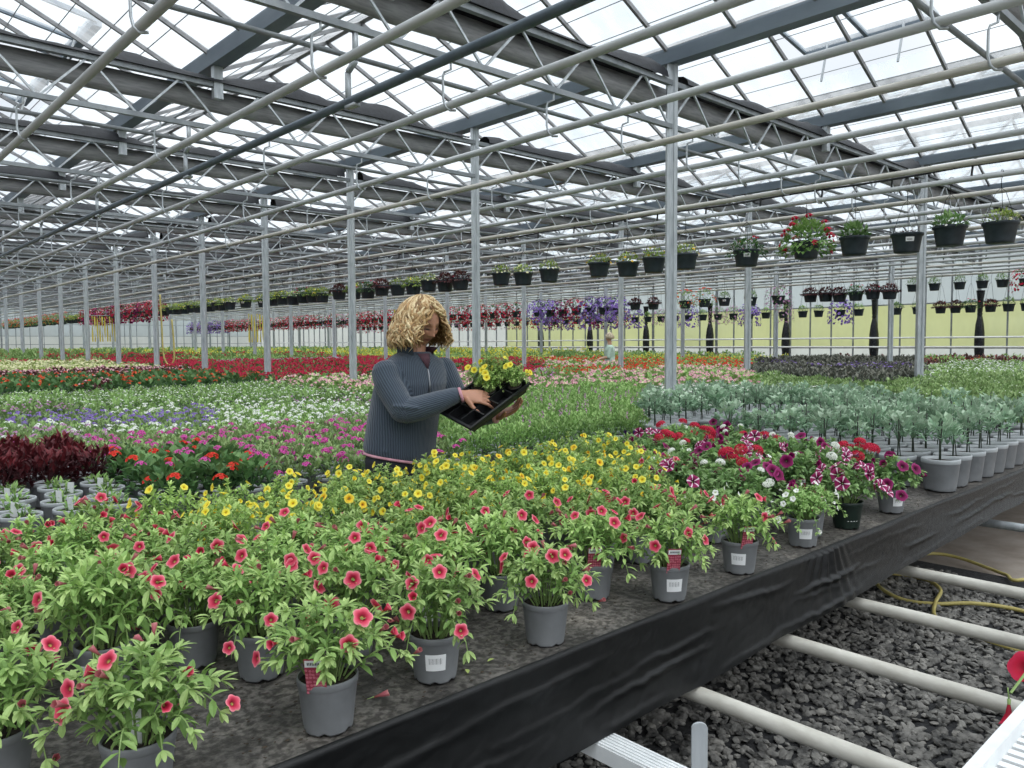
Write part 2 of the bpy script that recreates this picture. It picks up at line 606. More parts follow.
def grid(x0, x1, nx, y0, y1, ny, fz, m=0):
    mb = MB()
    vs = []
    for i in range(nx + 1):
        for j in range(ny + 1):
            xx, yy = x0 + (x1 - x0) * i / nx, y0 + (y1 - y0) * j / ny
            vs.append((xx, yy, fz(xx, yy)))
    fs = [(i * (ny + 1) + j, (i + 1) * (ny + 1) + j, (i + 1) * (ny + 1) + j + 1, i * (ny + 1) + j + 1) for i in range(nx) for j in range(ny)]
    return mb.add(vs, fs, m)


def skirt_drop(x):
    pts = [(-2, 0.25), (1.3, 0.252), (2.0, 0.25), (2.5, 0.235), (3.35, 0.218), (4.7, 0.185), (5.6, 0.18), (9.1, 0.17)]
    for (a, b), (c, d) in zip(pts, pts[1:]):
        if x <= c:
            return b + (d - b) * (x - a) / (c - a)
    return pts[-1][1]


def make_front_bench():
    t = root('plant_bench', (0, 0, 0), 'long low front bench under black woven cloth with a hanging skirt', 'bench')
    top = grid(BX0, BX1, 300, Y1 + 0.005, Y2, 44, lambda x, y: BENCH - 0.004 + 0.004 * nz(x * 6, y * 6) + 0.002 * nz(x * 25, y * 25))
    build('ground_cover', top, M['cloth'], t, True)
    mb = MB()
    nx, nv = 1100, 44
    vs = []
    for i in range(nx + 1):
        x = BX0 + (BX1 - BX0) * i / nx
        drop = skirt_drop(x) + 0.006 * nz(x * 3.1, 7)
        for j in range(nv + 1):
            v = j / nv
            # long slack folds running along the cloth, plus a gathered crease near x = 2.9
            e = 0.0
            for q, (h, amp, wd) in enumerate(((0.30, 0.010, 0.026), (0.55, 0.014, 0.024), (0.70, 0.012, 0.02), (0.90, 0.012, 0.026))):
                c0 = h + 0.22 * nz(x * 0.8 + 9 * q, q * 3.3) + 0.05 * nz(x * 7 + q, 2.2) + 0.025 * nz(x * 24, q + 5.0)
                k = max(0.0, 0.15 + 1.3 * nz(x * 1.9 + 5 * q, 8.1 + q))
                e += amp * k * (math.exp(-((v - c0) / wd) ** 2) if v < c0 else math.exp(-((v - c0) / (wd * 2.6)) ** 2))
            e += 0.008 * nz(x * 1.6, v * 1.5, 1.0) + 0.0012 * nz(x * 40 + v * 10, v * 8, 4.0)
            g = math.exp(-((x - 2.92 - 0.10 * (v - 0.5)) / 0.13) ** 2)
            e += g * (0.008 * math.sin((x - 2.92) * 70 / (0.5 + 0.6 * v)) * (1.1 - 0.6 * v) + 0.01)
            rr = 0.012
            if v < 0.06:   # rounded shoulder
                a = v / 0.06 * PI / 2
                y = Y1 - rr * math.sin(a) + rr * 0.4
                z = BENCH - rr + rr * math.cos(a)
            else:
                y = Y1 - rr * 0.6 - e - 0.035 * v * v
                z = BENCH - rr - (v - 0.06) / 0.94 * (drop - rr)
            vs.append((x, y, z))
    fs = [(i * (nv + 1) + j, (i + 1) * (nv + 1) + j, (i + 1) * (nv + 1) + j + 1, i * (nv + 1) + j + 1) for i in range(nx) for j in range(nv)]
    mb.add(vs, fs)
    build('skirt', mb, M['skirt'], t, True)
    mb = MB()
    mb.box(((BX0 + BX1) / 2, Y1 + 0.06, BENCH - 0.05), (BX1 - BX0, 0.04, 0.06))
    mb.box(((BX0 + BX1) / 2, Y2 - 0.05, BENCH - 0.05), (BX1 - BX0, 0.04, 0.06))
    for i in range(11):
        mb.box((BX0 + 0.05 + i * 1.04, (Y1 + Y2) / 2, BENCH - 0.05), (0.04, Y2 - Y1 - 0.1, 0.05))
    build('frame', mb, M['bench_metal'], t)
    mb = MB()
    mb.box(((BX0 + BX1) / 2, (Y1 + Y2) / 2, BENCH - 0.016), (BX1 - BX0 - 0.02, Y2 - Y1 - 0.02, 0.012))
    build('bed_panel', mb, M['bench_metal'], t)
    return t


make_front_bench()


def make_bench(x0, x1, y0, y1, label):
    t = root('plant_bench', (0, 0, 0), label, 'bench')
    nx, ny = max(4, int((x1 - x0) * 4)), max(4, int((y1 - y0) * 4))
    build('ground_cover', grid(x0, x1, nx, y0, y1, ny, lambda x, y: BENCH - 0.004 + 0.004 * nz(x * 5, y * 5)), M['cloth'], t, True)
    mb = MB()
    for (a, b, c, d) in ((x0, y0, x1, y0), (x0, y1, x1, y1), (x0, y0, x0, y1), (x1, y0, x1, y1)):
        mb.box(((a + c) / 2, (b + d) / 2, BENCH - 0.065), (abs(c - a) + 0.02, abs(d - b) + 0.02, 0.11))
    build('edge_board', mb, M['bench_metal'], t)
    mb = MB()
    mb.box(((x0 + x1) / 2, (y0 + y1) / 2, BENCH - 0.03), (x1 - x0 - 0.04, y1 - y0 - 0.04, 0.03))
    build('bed_panel', mb, M['bench_metal'], t)
    for xx in (x0 + 0.3, (x0 + x1) / 2, x1 - 0.3):
        for yy in (y0 + 0.25, y1 - 0.25):
            mb = MB()
            mb.box((xx, yy, (BENCH - 0.05) / 2), (0.05, 0.05, BENCH - 0.05))
            build('leg', mb, M['galv'], t)


make_bench(BX0, 9.0, 3.5, 7.9, 'wide cloth-covered bench just behind the woman')
make_bench(BX0, 9.0, 8.3, 11.6, 'bench of pale green bedding beyond the purple and white verbenas')
make_bench(BX0, 9.0, 12.1, 58.0, 'bench under the begonias and crimson flowers towards the white end wall')
make_bench(9.25, 24.6, 1.3, 12.55, 'broad bench of mixed bedding before the yellow-green side wall')
make_bench(9.25, 24.6, 13.35, 58.0, 'broad bench of mixed bedding in the far corner of the two glass walls')

# tubes that carry the bench, lying across the gravel
names = ['ribbed white rail at the near end under the black skirt', 'cream bench tube second from the near end of the black skirt',
         'cream bench tube third from the near end of the black skirt', 'cream bench tube just in front of the looped yellow hose',
         'cream bench tube behind the looped yellow hose', 'grey bench tube farthest along the skirt over the brown floor']
for i, (x, lab) in enumerate(zip((1.55, 1.99, 2.585, 3.17, 3.79, 5.13), names)):
    t = root('bench_tube', (x, 1.0, 0.40), lab, 'pipe', 'tubes across the gravel')
    if i == 0:
        mb = MB()
        mb.box((0, 0, -0.002), (0.075, 4.2, 0.042))
        for k in range(6):
            mb.box((-0.031 + k * 0.0124, 0, 0.0215), (0.006, 4.2, 0.006))
        build('rail', mb, M['white_plastic'], t)
    else:
        mb = MB()
        mb.tube([(0, -2.1, 0), (0, 0, 0), (0, 2.1, 0)], 0.025, 16)
        build('tube', mb, M['galv'] if i == 5 else M['cream_pipe'], t, True)
        mb = MB()
        mb.tube([(0, -0.62, 0), (0, -0.60, 0), (0, -0.598, 0)], 0.0262, 16)
        build('joint', mb, M['cream_pipe'], t, True)
    for yy in (-1.9, 1.9, 0.9):
        mb = MB()
        mb.box((0, yy, -0.21), (0.035, 0.035, 0.38))
        build('support', mb, M['galv'], t)

# flat metal stake standing in the gravel
t = root('metal_stake', (1.30, 0.86, 0), 'short pale grey flat metal stake with a rounded top standing in the gravel', 'stake')
mb = MB()
prof = [(-0.016, 0.0), (0.016, 0.0)] + [(0.016 * math.cos(a), 0.705 + 0.012 * math.sin(a)) for a in [PI * k / 10 for k in range(11)]]
n_ = len(prof)
vs = [tuple(RT * p[0] + Vector((0, 0, p[1]))) for p in prof] + [tuple(RT * p[0] + FW * 0.006 + Vector((0, 0, p[1]))) for p in prof]
mb.add(vs, [tuple(range(n_)), tuple(reversed(range(n_, 2 * n_)))] + [(i, i + n_, (i + 1) % n_ + n_, (i + 1) % n_) for i in range(n_)])
build('blade', mb, M['galv'], t)

# ------------------------------------------------------------------ the neighbouring tray bench
t = root('tray_bench', (0, 0, 0), 'white slatted tray bench at the lower right with a raised rim', 'bench')
TX0, TX1, TY0, TY1 = 1.25, 5.2, -0.75, 0.468
mb = MB()
for (a, b, c, d) in ((TX0, TY1 - 0.012, TX1, TY1 - 0.012), (TX0, TY0, TX1, TY0), (TX0, TY0, TX0, TY1 - 0.012), (TX1, TY0, TX1, TY1 - 0.012)):
    mb.box(((a + c) / 2, (b + d) / 2, 0.655), (abs(c - a) + 0.024, abs(d - b) + 0.024, 0.05))
build('rim', mb, M['white_plastic'], t)
mb = MB()
x = TX0 + 0.03
while x < TX1 - 0.02:
    mb.box((x, (TY0 + TY1) / 2, 0.642), (0.02, TY1 - TY0 - 0.03, 0.012))
    x += 0.033
build('slat', mb, M['white_plastic'], t)
mb = MB()
mb.box(((TX0 + TX1) / 2, (TY0 + TY1) / 2, 0.62), (TX1 - TX0, TY1 - TY0 - 0.02, 0.008))
build('base_sheet', mb, M['soil_path'], t)
for xx in (TX0 + 0.9, TX1 - 0.2):
    for yy in (TY0 + 0.1, TY1 - 0.3):
        mb = MB()
        mb.box((xx, yy, 0.308), (0.04, 0.04, 0.616))
        build('leg', mb, M['galv'], t)


# ------------------------------------------------------------------ garden hose
def smooth_path(pts, n=6):
    out = []
    P_ = [Vector(p) for p in pts]
    for i in range(len(P_) - 1):
        p0, p1, p2, p3 = P_[max(i - 1, 0)], P_[i], P_[i + 1], P_[min(i + 2, len(P_) - 1)]
        for k in range(n):
            t_ = k / n
            out.append(0.5 * ((2 * p1) + (p2 - p0) * t_ + (2 * p0 - 5 * p1 + 4 * p2 - p3) * t_ ** 2 + (3 * p1 - p0 - 3 * p2 + p3) * t_ ** 3))
    out.append(P_[-1])
    return out


hp = [(7.3, 0.9), (6.3, 1.0), (5.35, 1.28), (5.43, 1.4), (5.53, 1.54), (5.59, 1.71), (5.55, 1.85), (5.38, 1.96), (5.2, 1.98), (4.95, 1.96), (4.8, 1.93),
      (4.66, 1.88), (4.54, 1.77), (4.50, 1.64), (4.55, 1.5), (4.65, 1.36), (4.70, 1.2), (4.74, 1.0), (4.95, 0.8)]
hq = [(4.80, 1.92), (4.92, 1.87), (4.98, 1.78), (4.89, 1.65), (4.73, 1.54), (4.56, 1.51), (4.34, 1.44), (4.2, 1.32), (4.14, 1.2), (4.14, 1.0), (4.2, 0.8)]
t = root('garden_hose', (0, 0, 0), 'pale yellow garden hose lying in loops on the gravel', 'hose')
mb = MB()
mb.tube(smooth_path([(x, y, 0.04 + 0.012 * math.sin(i * 1.3)) for i, (x, y) in enumerate(hp)]), 0.0105, 10)
mb.tube(smooth_path([(x, y, 0.045 + 0.014 * math.cos(i * 1.7)) for i, (x, y) in enumerate(hq)]), 0.0105, 10)
build('hose_line', mb, M['hose'], t, True)

# ------------------------------------------------------------------ roof: gutters, ridges, glass, bars
YA, YB = -6.0, Y_WALL
ZG, ZR = 4.34, 5.08
KS = list(range(-2, 9))
barw = TRU / 4
V0 = TRU0 - 4 * TRU
VENTS = [(GUT0 + 0.5 * GUT, V0 + 22 * barw, 'open glass roof vent above the left of the view, nearer one'), (GUT0 + 0.5 * GUT, V0 + 25 * barw, 'open glass roof vent above the left of the view, farther one'),
         (GUT0 + 2.5 * GUT, V0 + 14 * barw, 'open glass roof vent above the grey column at the upper right')]
for k in KS:
    gx = GUT0 + k * GUT
    mb = MB()
    # U-shaped gutter trough with folded lips
    prof = [(-0.10, 0.13), (-0.085, 0.13), (-0.06, 0.02), (0.06, 0.02), (0.085, 0.13), (0.10, 0.13), (0.10, 0.115), (0.072, 0.0), (-0.072, 0.0), (-0.10, 0.115)]
    n_ = len(prof)
    vs = [(gx + px, YA, 4.2 + pz) for px, pz in prof] + [(gx + px, YB, 4.2 + pz) for px, pz in prof]
    mb.add(vs, [(i, (i + 1) % n_, (i + 1) % n_ + n_, i + n_) for i in range(n_)])
    struct(build('gutter', mb, M['gutter']), 'dark steel roof gutter between two glass pitches')
    if k == KS[-1]:
        break
    rx = gx + GUT / 2
    mb = MB()
    mb.box((rx, (YA + YB) / 2, ZR + 0.01), (0.07, YB - YA, 0.05))
    mb.box((rx, (YA + YB) / 2, ZR + 0.05), (0.03, YB - YA, 0.04))
    struct(build('ridge_beam', mb, M['alu']), 'slim ridge bar along the top of a glass pitch')
    for s in (-1, 1):
        ex = gx + 0.09 if s < 0 else gx + GUT - 0.09
        mb = MB()
        y = TRU0 - 4 * TRU
        while y < YB - 0.01:
            y0, y1 = max(y, YA), min(y + barw, YB)
            y += barw
            if y1 <= y0:
                continue
            # where a vent stands open there is no pane in the upper two thirds
            top_ = 0.36 if s > 0 and any(abs(rx - vx) < 0.1 and vy - 0.05 < (y0 + y1) / 2 < vy + 1.56 for vx, vy, _ in VENTS) else 1.0
            tx, tz = ex + (rx - ex) * top_, ZG + (ZR - ZG) * top_
            mb.add([(ex, y0, ZG), (ex, y1, ZG), (tx, y1, tz), (tx, y0, tz)], [(0, 1, 2, 3)])
        c = struct(build('ceiling', mb, M['glass']), 'pitched glass roof slope')
        mb = MB()
        y = TRU0 - 4 * TRU + (0.0 if s < 0 else 0.0)
        while y < YB:
            if y > YA:
                mb.bar((ex, y, ZG - 0.015), (rx, y, ZR - 0.015), 0.03, 0.045)
            y += barw
        build('glazing_bar', mb, M['alu'], c)
        mb = MB()
        for f in (0.2, 0.4, 0.6, 0.8):
            px, pz = ex + (rx - ex) * f, ZG + (ZR - ZG) * f
            mb.box((px, (YA + YB) / 2, pz - 0.004), (0.008, YB - YA, 0.006))
        build('pane_joint', mb, M['galv_dull'], c)
        if s < 0:
            mb = MB()   # one round purlin tube below each slope
            px, pz = ex + (rx - ex) * 0.5, ZG + (ZR - ZG) * 0.5 - 0.06
            mb.tube([(px, YA, pz), (px, YB, pz)], 0.017, 8)
            build('purlin_tube', mb, M['galv_dull'], c, True)

# two roof vents standing open
for (gx, y0, lab) in VENTS:
    t = root('roof_vent', (gx, y0, ZR + 0.02), lab, 'vent')
    a = math.radians(4)
    Lv, Wv = 1.0, 1.45
    p0, p1 = Vector((0, 0, 0)), Vector((math.cos(a) * Lv, 0, -math.sin(a) * Lv - 0.1))
    mb = MB()
    for yy in (0, Wv / 2, Wv):
        mb.bar(p0 + Vector((0, yy, 0)), p1 + Vector((0, yy, 0)), 0.04, 0.05)
    mb.bar(p0, p0 + Vector((0, Wv, 0)), 0.04, 0.05)
    mb.bar(p1, p1 + Vector((0, Wv, 0)), 0.09, 0.12)
    build('vent_frame', mb, M['gutter'], t)
    mb = MB()
    mb.add([tuple(p0), tuple(p1), tuple(p1 + Vector((0, Wv, 0))), tuple(p0 + Vector((0, Wv, 0)))], [(0, 1, 2, 3)])
    build('vent_pane', mb, M['glass'], t)
    for yy in (0.3, Wv - 0.3):
        mb = MB()
        mb.bar(p1 + Vector((-0.1, yy, 0)), (0.75, yy, -0.62), 0.02)
        build('prop_arm', mb, M['galv'], t)

# ------------------------------------------------------------------ trusses with bundled screens, columns
XA, XB = -6.4, X_WALL
NEAR = ['nearest', 'second nearest', 'third nearest', 'fourth nearest', 'fifth nearest', 'sixth nearest', 'seventh nearest', 'eighth nearest', 'ninth nearest', 'tenth nearest',
        'eleventh nearest', 'twelfth nearest', 'thirteenth nearest', 'fourteenth nearest', 'fifteenth nearest', 'sixteenth nearest', 'seventeenth nearest', 'eighteenth nearest', 'nineteenth nearest']
ZT, ZBC = 4.02, 3.60
for k in range(-2, 18):
    y = TRU0 + k * TRU
    t = bpy.data.objects.new('roof_truss', None)
    COL.objects.link(t)
    t.location = (0, y, 0)
    struct(t, 'lattice steel roof truss')
    mb = MB()
    mb.box(((XA + XB) / 2, 0, ZT), (XB - XA, 0.05, 0.05))
    build('top_chord', mb, M['galv_dull'], t)
    mb = MB()
    mb.box(((XA + XB) / 2, 0, ZBC), (XB - XA, 0.045, 0.045))
    build('bottom_chord', mb, M['galv_dull'], t)
    mb = MB()
    x, up, st = XA, True, 0.40
    while x < XB - 0.3:
        a, b = (x, 0, ZBC if up else ZT), (x + st, 0, ZT if up else ZBC)
        mb.bar(a, b, 0.018)
        x += st
        up = not up
    build('lattice', mb, M['galv'], t)
    for g in KS:
        gx = GUT0 + g * GUT
        if g % 2 == 0 or gx > XB - 1 or gx < XA:
            continue
        mb = MB()
        mb.box((gx, 0, (ZBC + 4.2) / 2 + 0.15), (0.09, 0.07, 4.2 - ZBC - 0.28))
        build('gutter_post', mb, M['galv'], t)
    # cross tube that drives the screens, beside the bottom chord
    mb = MB()
    mb.tube([(XA, 0.22, 3.5), (XB, 0.22, 3.5)], 0.02, 8)
    build('drive_tube', mb, M['galv_dull'], t, True)
    if k < -1:
        continue
    lab = NEAR[k + 1]
    t2 = root('shade_screen', (0, y, 0), f'grey shade screen folded up along the {lab} roof truss', 'screen')
    mb = MB()
    nx = 300
    vs = []
    prof = [(0.10, 4.0), (0.22, 4.0), (0.25, 3.94), (0.23, 3.84), (0.19, 3.81), (0.13, 3.82), (0.105, 3.88)]
    for i in range(nx + 1):
        x = XA + (XB - XA) * i / nx
        for q, (py, pz) in enumerate(prof):
            vs.append((x, py + 0.02 * nz(x * 1.7, q, k), pz + (0.022 * nz(x * 1.3, q * 2, k + 9) if q > 1 else 0.0)))
    n_ = len(prof)
    mb.add(vs, [(i * n_ + q, i * n_ + (q + 1) % n_, (i + 1) * n_ + (q + 1) % n_, (i + 1) * n_ + q) for i in range(nx) for q in range(n_)])
    build('folded_cloth', mb, M['screen'], t2, True)
    mb = MB()
    vs = []
    for i in range(nx + 1):
        x = XA + (XB - XA) * i / nx
        h = 0.045 + 0.24 * max(0.0, nz(x * 0.9, k * 3.1) + 0.22) + 0.04 * max(0, nz(x * 4, k * 5.1))
        for q in range(7):
            a = PI * q / 6
            vs.append((x, 0.07 + 0.12 * math.cos(a), 4.045 + h * math.sin(a) * (1 + 0.25 * nz(x * 9, q, k))))
    mb.add(vs, [(i * 7 + q, i * 7 + q + 1, (i + 1) * 7 + q + 1, (i + 1) * 7 + q) for i in range(nx) for q in range(6)
                if abs((XA + (XB - XA) * (i + 0.5) / nx - 6.45 + GUT) % (2 * GUT) - GUT) > 0.16])
    build('netting', mb, M['net'], t2, True)

for i in range(3):
    for k in range(-1, 18):
        x, y = 6.45 + 2 * GUT * i, TRU0 + k * TRU
        if not in_view(x, y, 1.5, 60) or (i == 0 and k < 0):
            continue
        mb = MB()
        # cold-rolled channel: a flat front with two folded lips
        hw, hd = 0.052, 0.04
        prof = [(-hw, -hd), (-0.018, -hd), (-0.012, -hd + 0.014), (0.012, -hd + 0.014), (0.018, -hd), (hw, -hd), (hw, hd), (0.018, hd), (0.012, hd - 0.014), (-0.012, hd - 0.014), (-0.018, hd), (-hw, hd)]
        n_ = len(prof)
        vs = [(px, py, 0) for px, py in prof] + [(px, py, 4.2) for px, py in prof]
        mb.add(vs, [(j, (j + 1) % n_, (j + 1) % n_ + n_, j + n_) for j in range(n_)])
        o = build('column', mb, M['galv'])
        o.location = (x, y, 0)
        o.rotation_euler = (0, 0, TH - PI / 2)
        struct(o, 'galvanised steel roof column')

# ------------------------------------------------------------------ overhead pipes with their hangers
pipes = [(1.49, 3.26, 'pipe'), (2.6, 3.26, 'pipe'), (2.86, 3.14, 'pipe_dark'), (3.68, 3.26, 'pipe'), (4.78, 3.26, 'pipe'), (5.77, 3.26, 'pipe_old'), (6.81, 3.26, 'pipe'),
         (7.8, 3.26, 'pipe'), (8.74, 3.26, 'pipe_old'), (9.6, 3.26, 'pipe')] + [(10.67 + 1.067 * i - (0.13 if i in (2, 8) else 0.0), 3.26, 'pipe' if i % 3 else 'pipe_old') for i in range(13)]
for i, (px, pz, pm) in enumerate(pipes):
    lab = ('dark blue-grey overhead pipe hung a little lower than its neighbours' if pm == 'pipe_dark' else
           f'{"stained cream-grey" if pm == "pipe_old" else "pale grey"} overhead heating pipe, {ordinal(i)} from the left under the roof')
    t = root('heating_pipe', (px, 0, pz), lab, 'pipe', 'overhead heating pipes')
    mb = MB()
    mb.tube([(0, -3.5 + (YB + 3.4) * j / 12, 0.006 * math.sin(j * 2.1 + i)) for j in range(13)], 0.03, 14)
    build('tube', mb, M[pm], t, True)
    if px > 14:
        continue
    for k in range(-1, 9):
        y = TRU0 + k * TRU
        if not in_view(px, y, pz + 0.1, 40):
            continue
        mb = MB()
        if pm == 'pipe_dark':
            mb.box((0.0, y, 0.36), (0.03, 0.03, 0.2))
            mb.bar((0, y, 0.25), (0.0, y + 0.10, 0.2), 0.03)
            mb.box((0.0, y + 0.10, 0.08), (0.03, 0.03, 0.24))
            mb.box((0, y + 0.05, -0.04), (0.05, 0.12, 0.02))
        else:
            d = RT
            path = [Vector((0, y, 0.35)), Vector((0, y, 0.26)), Vector((0, y, 0.24)) - d * 0.05, Vector((0, y, 0.21)) - d * 0.06, Vector((0, y, 0.05)) - d * 0.06,
                    Vector((0, y, -0.01)) - d * 0.045, Vector((0, y, -0.04)) - d * 0.01, Vector((0, y, -0.04)) + d * 0.035]
            mb.tube(path, 0.009, 8)
        build('hanger', mb, M['galv'], t, True)

# black irrigation line clipped on top of the basket pipe
for (lx, lz, lab) in ((9.6, 3.385, 'black irrigation line clipped along the near basket pipe'), (19.07, 3.385, 'black irrigation line along the basket pipe farther back')):
    t = root('irrigation_line', (lx, 0, lz), lab, 'hose')
    mb = MB()
    mb.tube([(0.03 * math.sin(j * 0.9), 0.6 * j, 0.012 * math.sin(j * 1.7)) for j in range(90)], 0.014, 8)
    build('line', mb, M['black_hose'], t, True)
    for j in range(26):
        if in_view(lx, 1.2 + j * 0.85, lz):
            mb = MB()
            mb.bar((0, 1.2 + j * 0.85, 0.04), (0, 1.22 + j * 0.85, -0.16), 0.018)
            build('clip', mb, M['black_hose'], t)

# ------------------------------------------------------------------ side wall (yellow-green film) and end wall
mb = MB()
mb.box((X_WALL + 0.1, (YA + YB) / 2, 0.3), (0.15, YB - YA, 0.6))
struct(build('wall_right', mb, M['white_plastic']), 'low plinth of the side wall')
k = 0
for j in range(-2, 18):
    y0, y1 = TRU0 + j * TRU, TRU0 + (j + 1) * TRU
    mb = MB()
    for (z0, z1, mi) in ((0.6, 1.22, 1), (1.25, 2.62, 0), (2.65, 4.2, 2)):
        mb.box((X_WALL, (y0 + y1) / 2, (z0 + z1) / 2), (0.006, y1 - y0 - 0.02, z1 - z0), mi)
    k += 1
    o = struct(build(f'window_{k}', mb, [M['film_yellow'] if j < 8 else M['film_white'], M['film_white'], M['wall_glass']]), 'side wall bay glazed with hazy yellow-green film')
    mb = MB()
    for q in range(4):
        mb.box((X_WALL - 0.03, y0 + q * barw, 2.4), (0.05, 0.04 if q else 0.09, 3.6))
    for z in (0.62, 1.235, 2.63, 4.18):
        mb.box((X_WALL - 0.03, (y0 + y1) / 2, z), (0.04, y1 - y0, 0.04))
    build('frame', mb, M['galv_dull'], o)
for z, lab in ((1.27, 'lower white pipe running along the yellow-green side wall'), (1.56, 'upper white pipe running along the yellow-green side wall')):
    t = root('white_pipe', (X_WALL - 0.6, 0, z), lab, 'pipe')
    mb = MB()
    mb.tube([(0, -3, 0), (0, YB - 0.3, 0)], 0.028, 10)
    build('tube', mb, M['white_rail'], t, True)
    for j in range(0, 18):
        mb = MB()
        mb.box((0.27, TRU0 + j * TRU + 0.6, -0.02), (0.54, 0.03, 0.03))
        build('bracket', mb, M['galv'], t)
by = [7.57, 10.66, 13.74, 16.87, 19.94, 23.04, 26.12]
for i, y in enumerate(by):
    t = root('tied_sheet', (X_WALL - 0.25, y, 0.75), f'black polythene sheet tied up against the side wall, {ordinal(i)} from the right', 'sheet', 'tied black sheets along the side wall')
    mb = MB()
    prof = [(0.10, 0.0), (0.12, 0.25), (0.14, 0.6), (0.135, 0.95), (0.11, 1.2), (0.065, 1.42), (0.05, 1.5), (0.065, 1.6), (0.08, 1.9), (0.10, 2.1), (0.11, 2.2)]
    mb.lathe(prof, 18, 0, wob=lambda q, a, s=i: (1 + 0.22 * nz(math.cos(a) * 2, math.sin(a) * 2 + q * 0.35, s * 3), 0.0))
    build('sheet', mb, M['bundle'], t, True)
    mb = MB()
    mb.lathe([(0.066, 1.47), (0.070, 1.5), (0.068, 1.53)], 14)
    build('tie', mb, M['black_hose'], t)

k = 40
mb = MB()
mb.box((9.6, Y_WALL + 0.1, 0.3), (32, 0.15, 0.6))
struct(build('wall_left', mb, M['white_plastic']), 'low plinth of the white end wall')
for j in range(-2, 8):
    x0, x1 = GUT0 + j * GUT, GUT0 + (j + 1) * GUT
    mb = MB()
    for (z0, z1, mi) in ((0.6, 2.08, 0), (2.12, 4.2, 1)):
        mb.box(((x0 + x1) / 2, Y_WALL, (z0 + z1) / 2), (x1 - x0 - 0.02, 0.006, z1 - z0), mi)
    xm = (x0 + x1) / 2
    mb.add([(x0, Y_WALL, 4.22), (x1, Y_WALL, 4.22), (xm, Y_WALL, ZR)], [(0, 1, 2)], 1)
    k += 1
    o = struct(build(f'window_{k}', mb, [M['film_white'], M['wall_glass']]), 'end wall bay with a white lower sheet')
    mb = MB()
    for q in range(4):
        mb.box((x0 + q * 0.8, Y_WALL - 0.03, 2.4), (0.09 if q == 0 else 0.035, 0.05, 3.6))
    for z in (0.62, 1.1, 1.55, 2.1, 2.9, 4.18):
        mb.box((xm, Y_WALL - 0.03, z), (x1 - x0, 0.04, 0.035))
    build('frame', mb, M['galv_dull'], o)

# yellow insect traps hanging in front of the end wall
for (x, y, z, n_, lab) in ((9.2, 34.0, 1.62, 11, 'fan of yellow sticky ribbons hanging near the white end wall, widest one'), (12.4, 27.0, 1.55, 7, 'yellow sticky ribbons hanging behind the second grey column row'),
                           (14.6, 21.0, 1.55, 6, 'yellow sticky ribbons hanging to the left of the woman')):
    t = root('insect_trap', (x, y, z), lab, 'insect trap', 'yellow sticky traps')
    for q in range(n_):
        mb = MB()
        c = RT * ((q - n_ / 2) * 0.10)
        vs, h = [], 1.05 - 0.04 * (q % 3)
        for s in range(9):
            a = s * 0.35 + q
            d = (RT * math.cos(a) + FW * math.sin(a)) * 0.03
            zz = h * s / 8
            vs += [tuple(c - d + Vector((0, 0, zz))), tuple(c + d + Vector((0, 0, zz)))]
        mb.add(vs, [(2 * s, 2 * s + 1, 2 * s + 3, 2 * s + 2) for s in range(8)])
        build('ribbon', mb, M['yellow_film'], t)
    mb = MB()
    mb.bar(RT * (-n_ * 0.055) + Vector((0, 0, 1.05)), RT * (n_ * 0.055) + Vector((0, 0, 1.05)), 0.02)
    mb.bar(Vector((0, 0, 1.05)), Vector((0, 0, 1.64)), 0.006)
    build('hanging_wire', mb, M['galv'], t)

# hose hung on a column near the crimson plants
t = root('looped_hose', (6.45 + 0.1, TRU0 + 5 * TRU - 0.06, 0), 'yellow hose looped down a grey column beside the crimson flowers', 'hose')
mb = MB()
mb.tube(smooth_path([(0, 0, 2.7), (0.02, 0, 2.0), (0.03, -0.02, 1.3), (0.10, -0.06, 1.02), (0.22, -0.12, 1.05), (0.25, -0.14, 1.35), (0.22, -0.12, 2.1)]), 0.02, 8)
build('hose_line', mb, M['hose'], t, True)

# ------------------------------------------------------------------ leaves, flowers, pots
def frame_from(d, up=None):
    """3x3 matrix whose Y axis is d and whose Z axis leans towards up."""
    d = Vector(d).normalized()
    u = Vector(up) if up is not None else Vector((0, 0, 1))
    x = d.cross(u)
    x = x.normalized() if x.length > 1e-5 else d.orthogonal().normalized()
    z = x.cross(d).normalized()
    return Matrix(((x.x, d.x, z.x), (x.y, d.y, z.y), (x.z, d.z, z.z)))


def leaf_fine(mb, p, d, L, W, age, m, r, up=None, droop=0.25):
    """A folded, curved leaf of four stations."""
    fr = frame_from(d, up)
    st = ((0.0, 0.10), (0.3, 0.85), (0.62, 1.0), (0.86, 0.55), (1.0, 0.0))
    tw = r.uniform(-0.3, 0.3)
    vs = []
    for t, k in st:
        z = -droop * L * t * t + 0.04 * L * math.sin(t * 3)
        hw = W * 0.5 * k
        for s in ((-1, 0, 1) if k > 0 else (0,)):
            q = Vector((s * hw, t * L, z + abs(s) * hw * (0.45 - 0.2 * t) + s * hw * tw * t))
            vs.append(tuple(Vector(p) + fr @ q))
    fs = []
    for i in range(3):
        a, b = i * 3, (i + 1) * 3
        fs += [(a, a + 1, b + 1, b), (a + 1, a + 2, b + 2, b + 1)]
    fs += [(9, 10, 12), (10, 11, 12)]
    mb.add(vs, fs, m, age)


def leaf_plain(mb, p, d, L, W, age, m, up=None):
    """A leaf of two folded halves, for plants farther off."""
    fr = frame_from(d, up)
    q = [(0, 0, 0), (-W / 2, L * 0.5, W * 0.22), (0, L, -L * 0.15), (W / 2, L * 0.5, W * 0.22), (0, L * 0.5, 0)]
    vs = [tuple(Vector(p) + fr @ Vector(c)) for c in q]
    mb.add(vs, [(0, 4, 1), (4, 2, 1), (0, 3, 4), (4, 3, 2)], m, age)


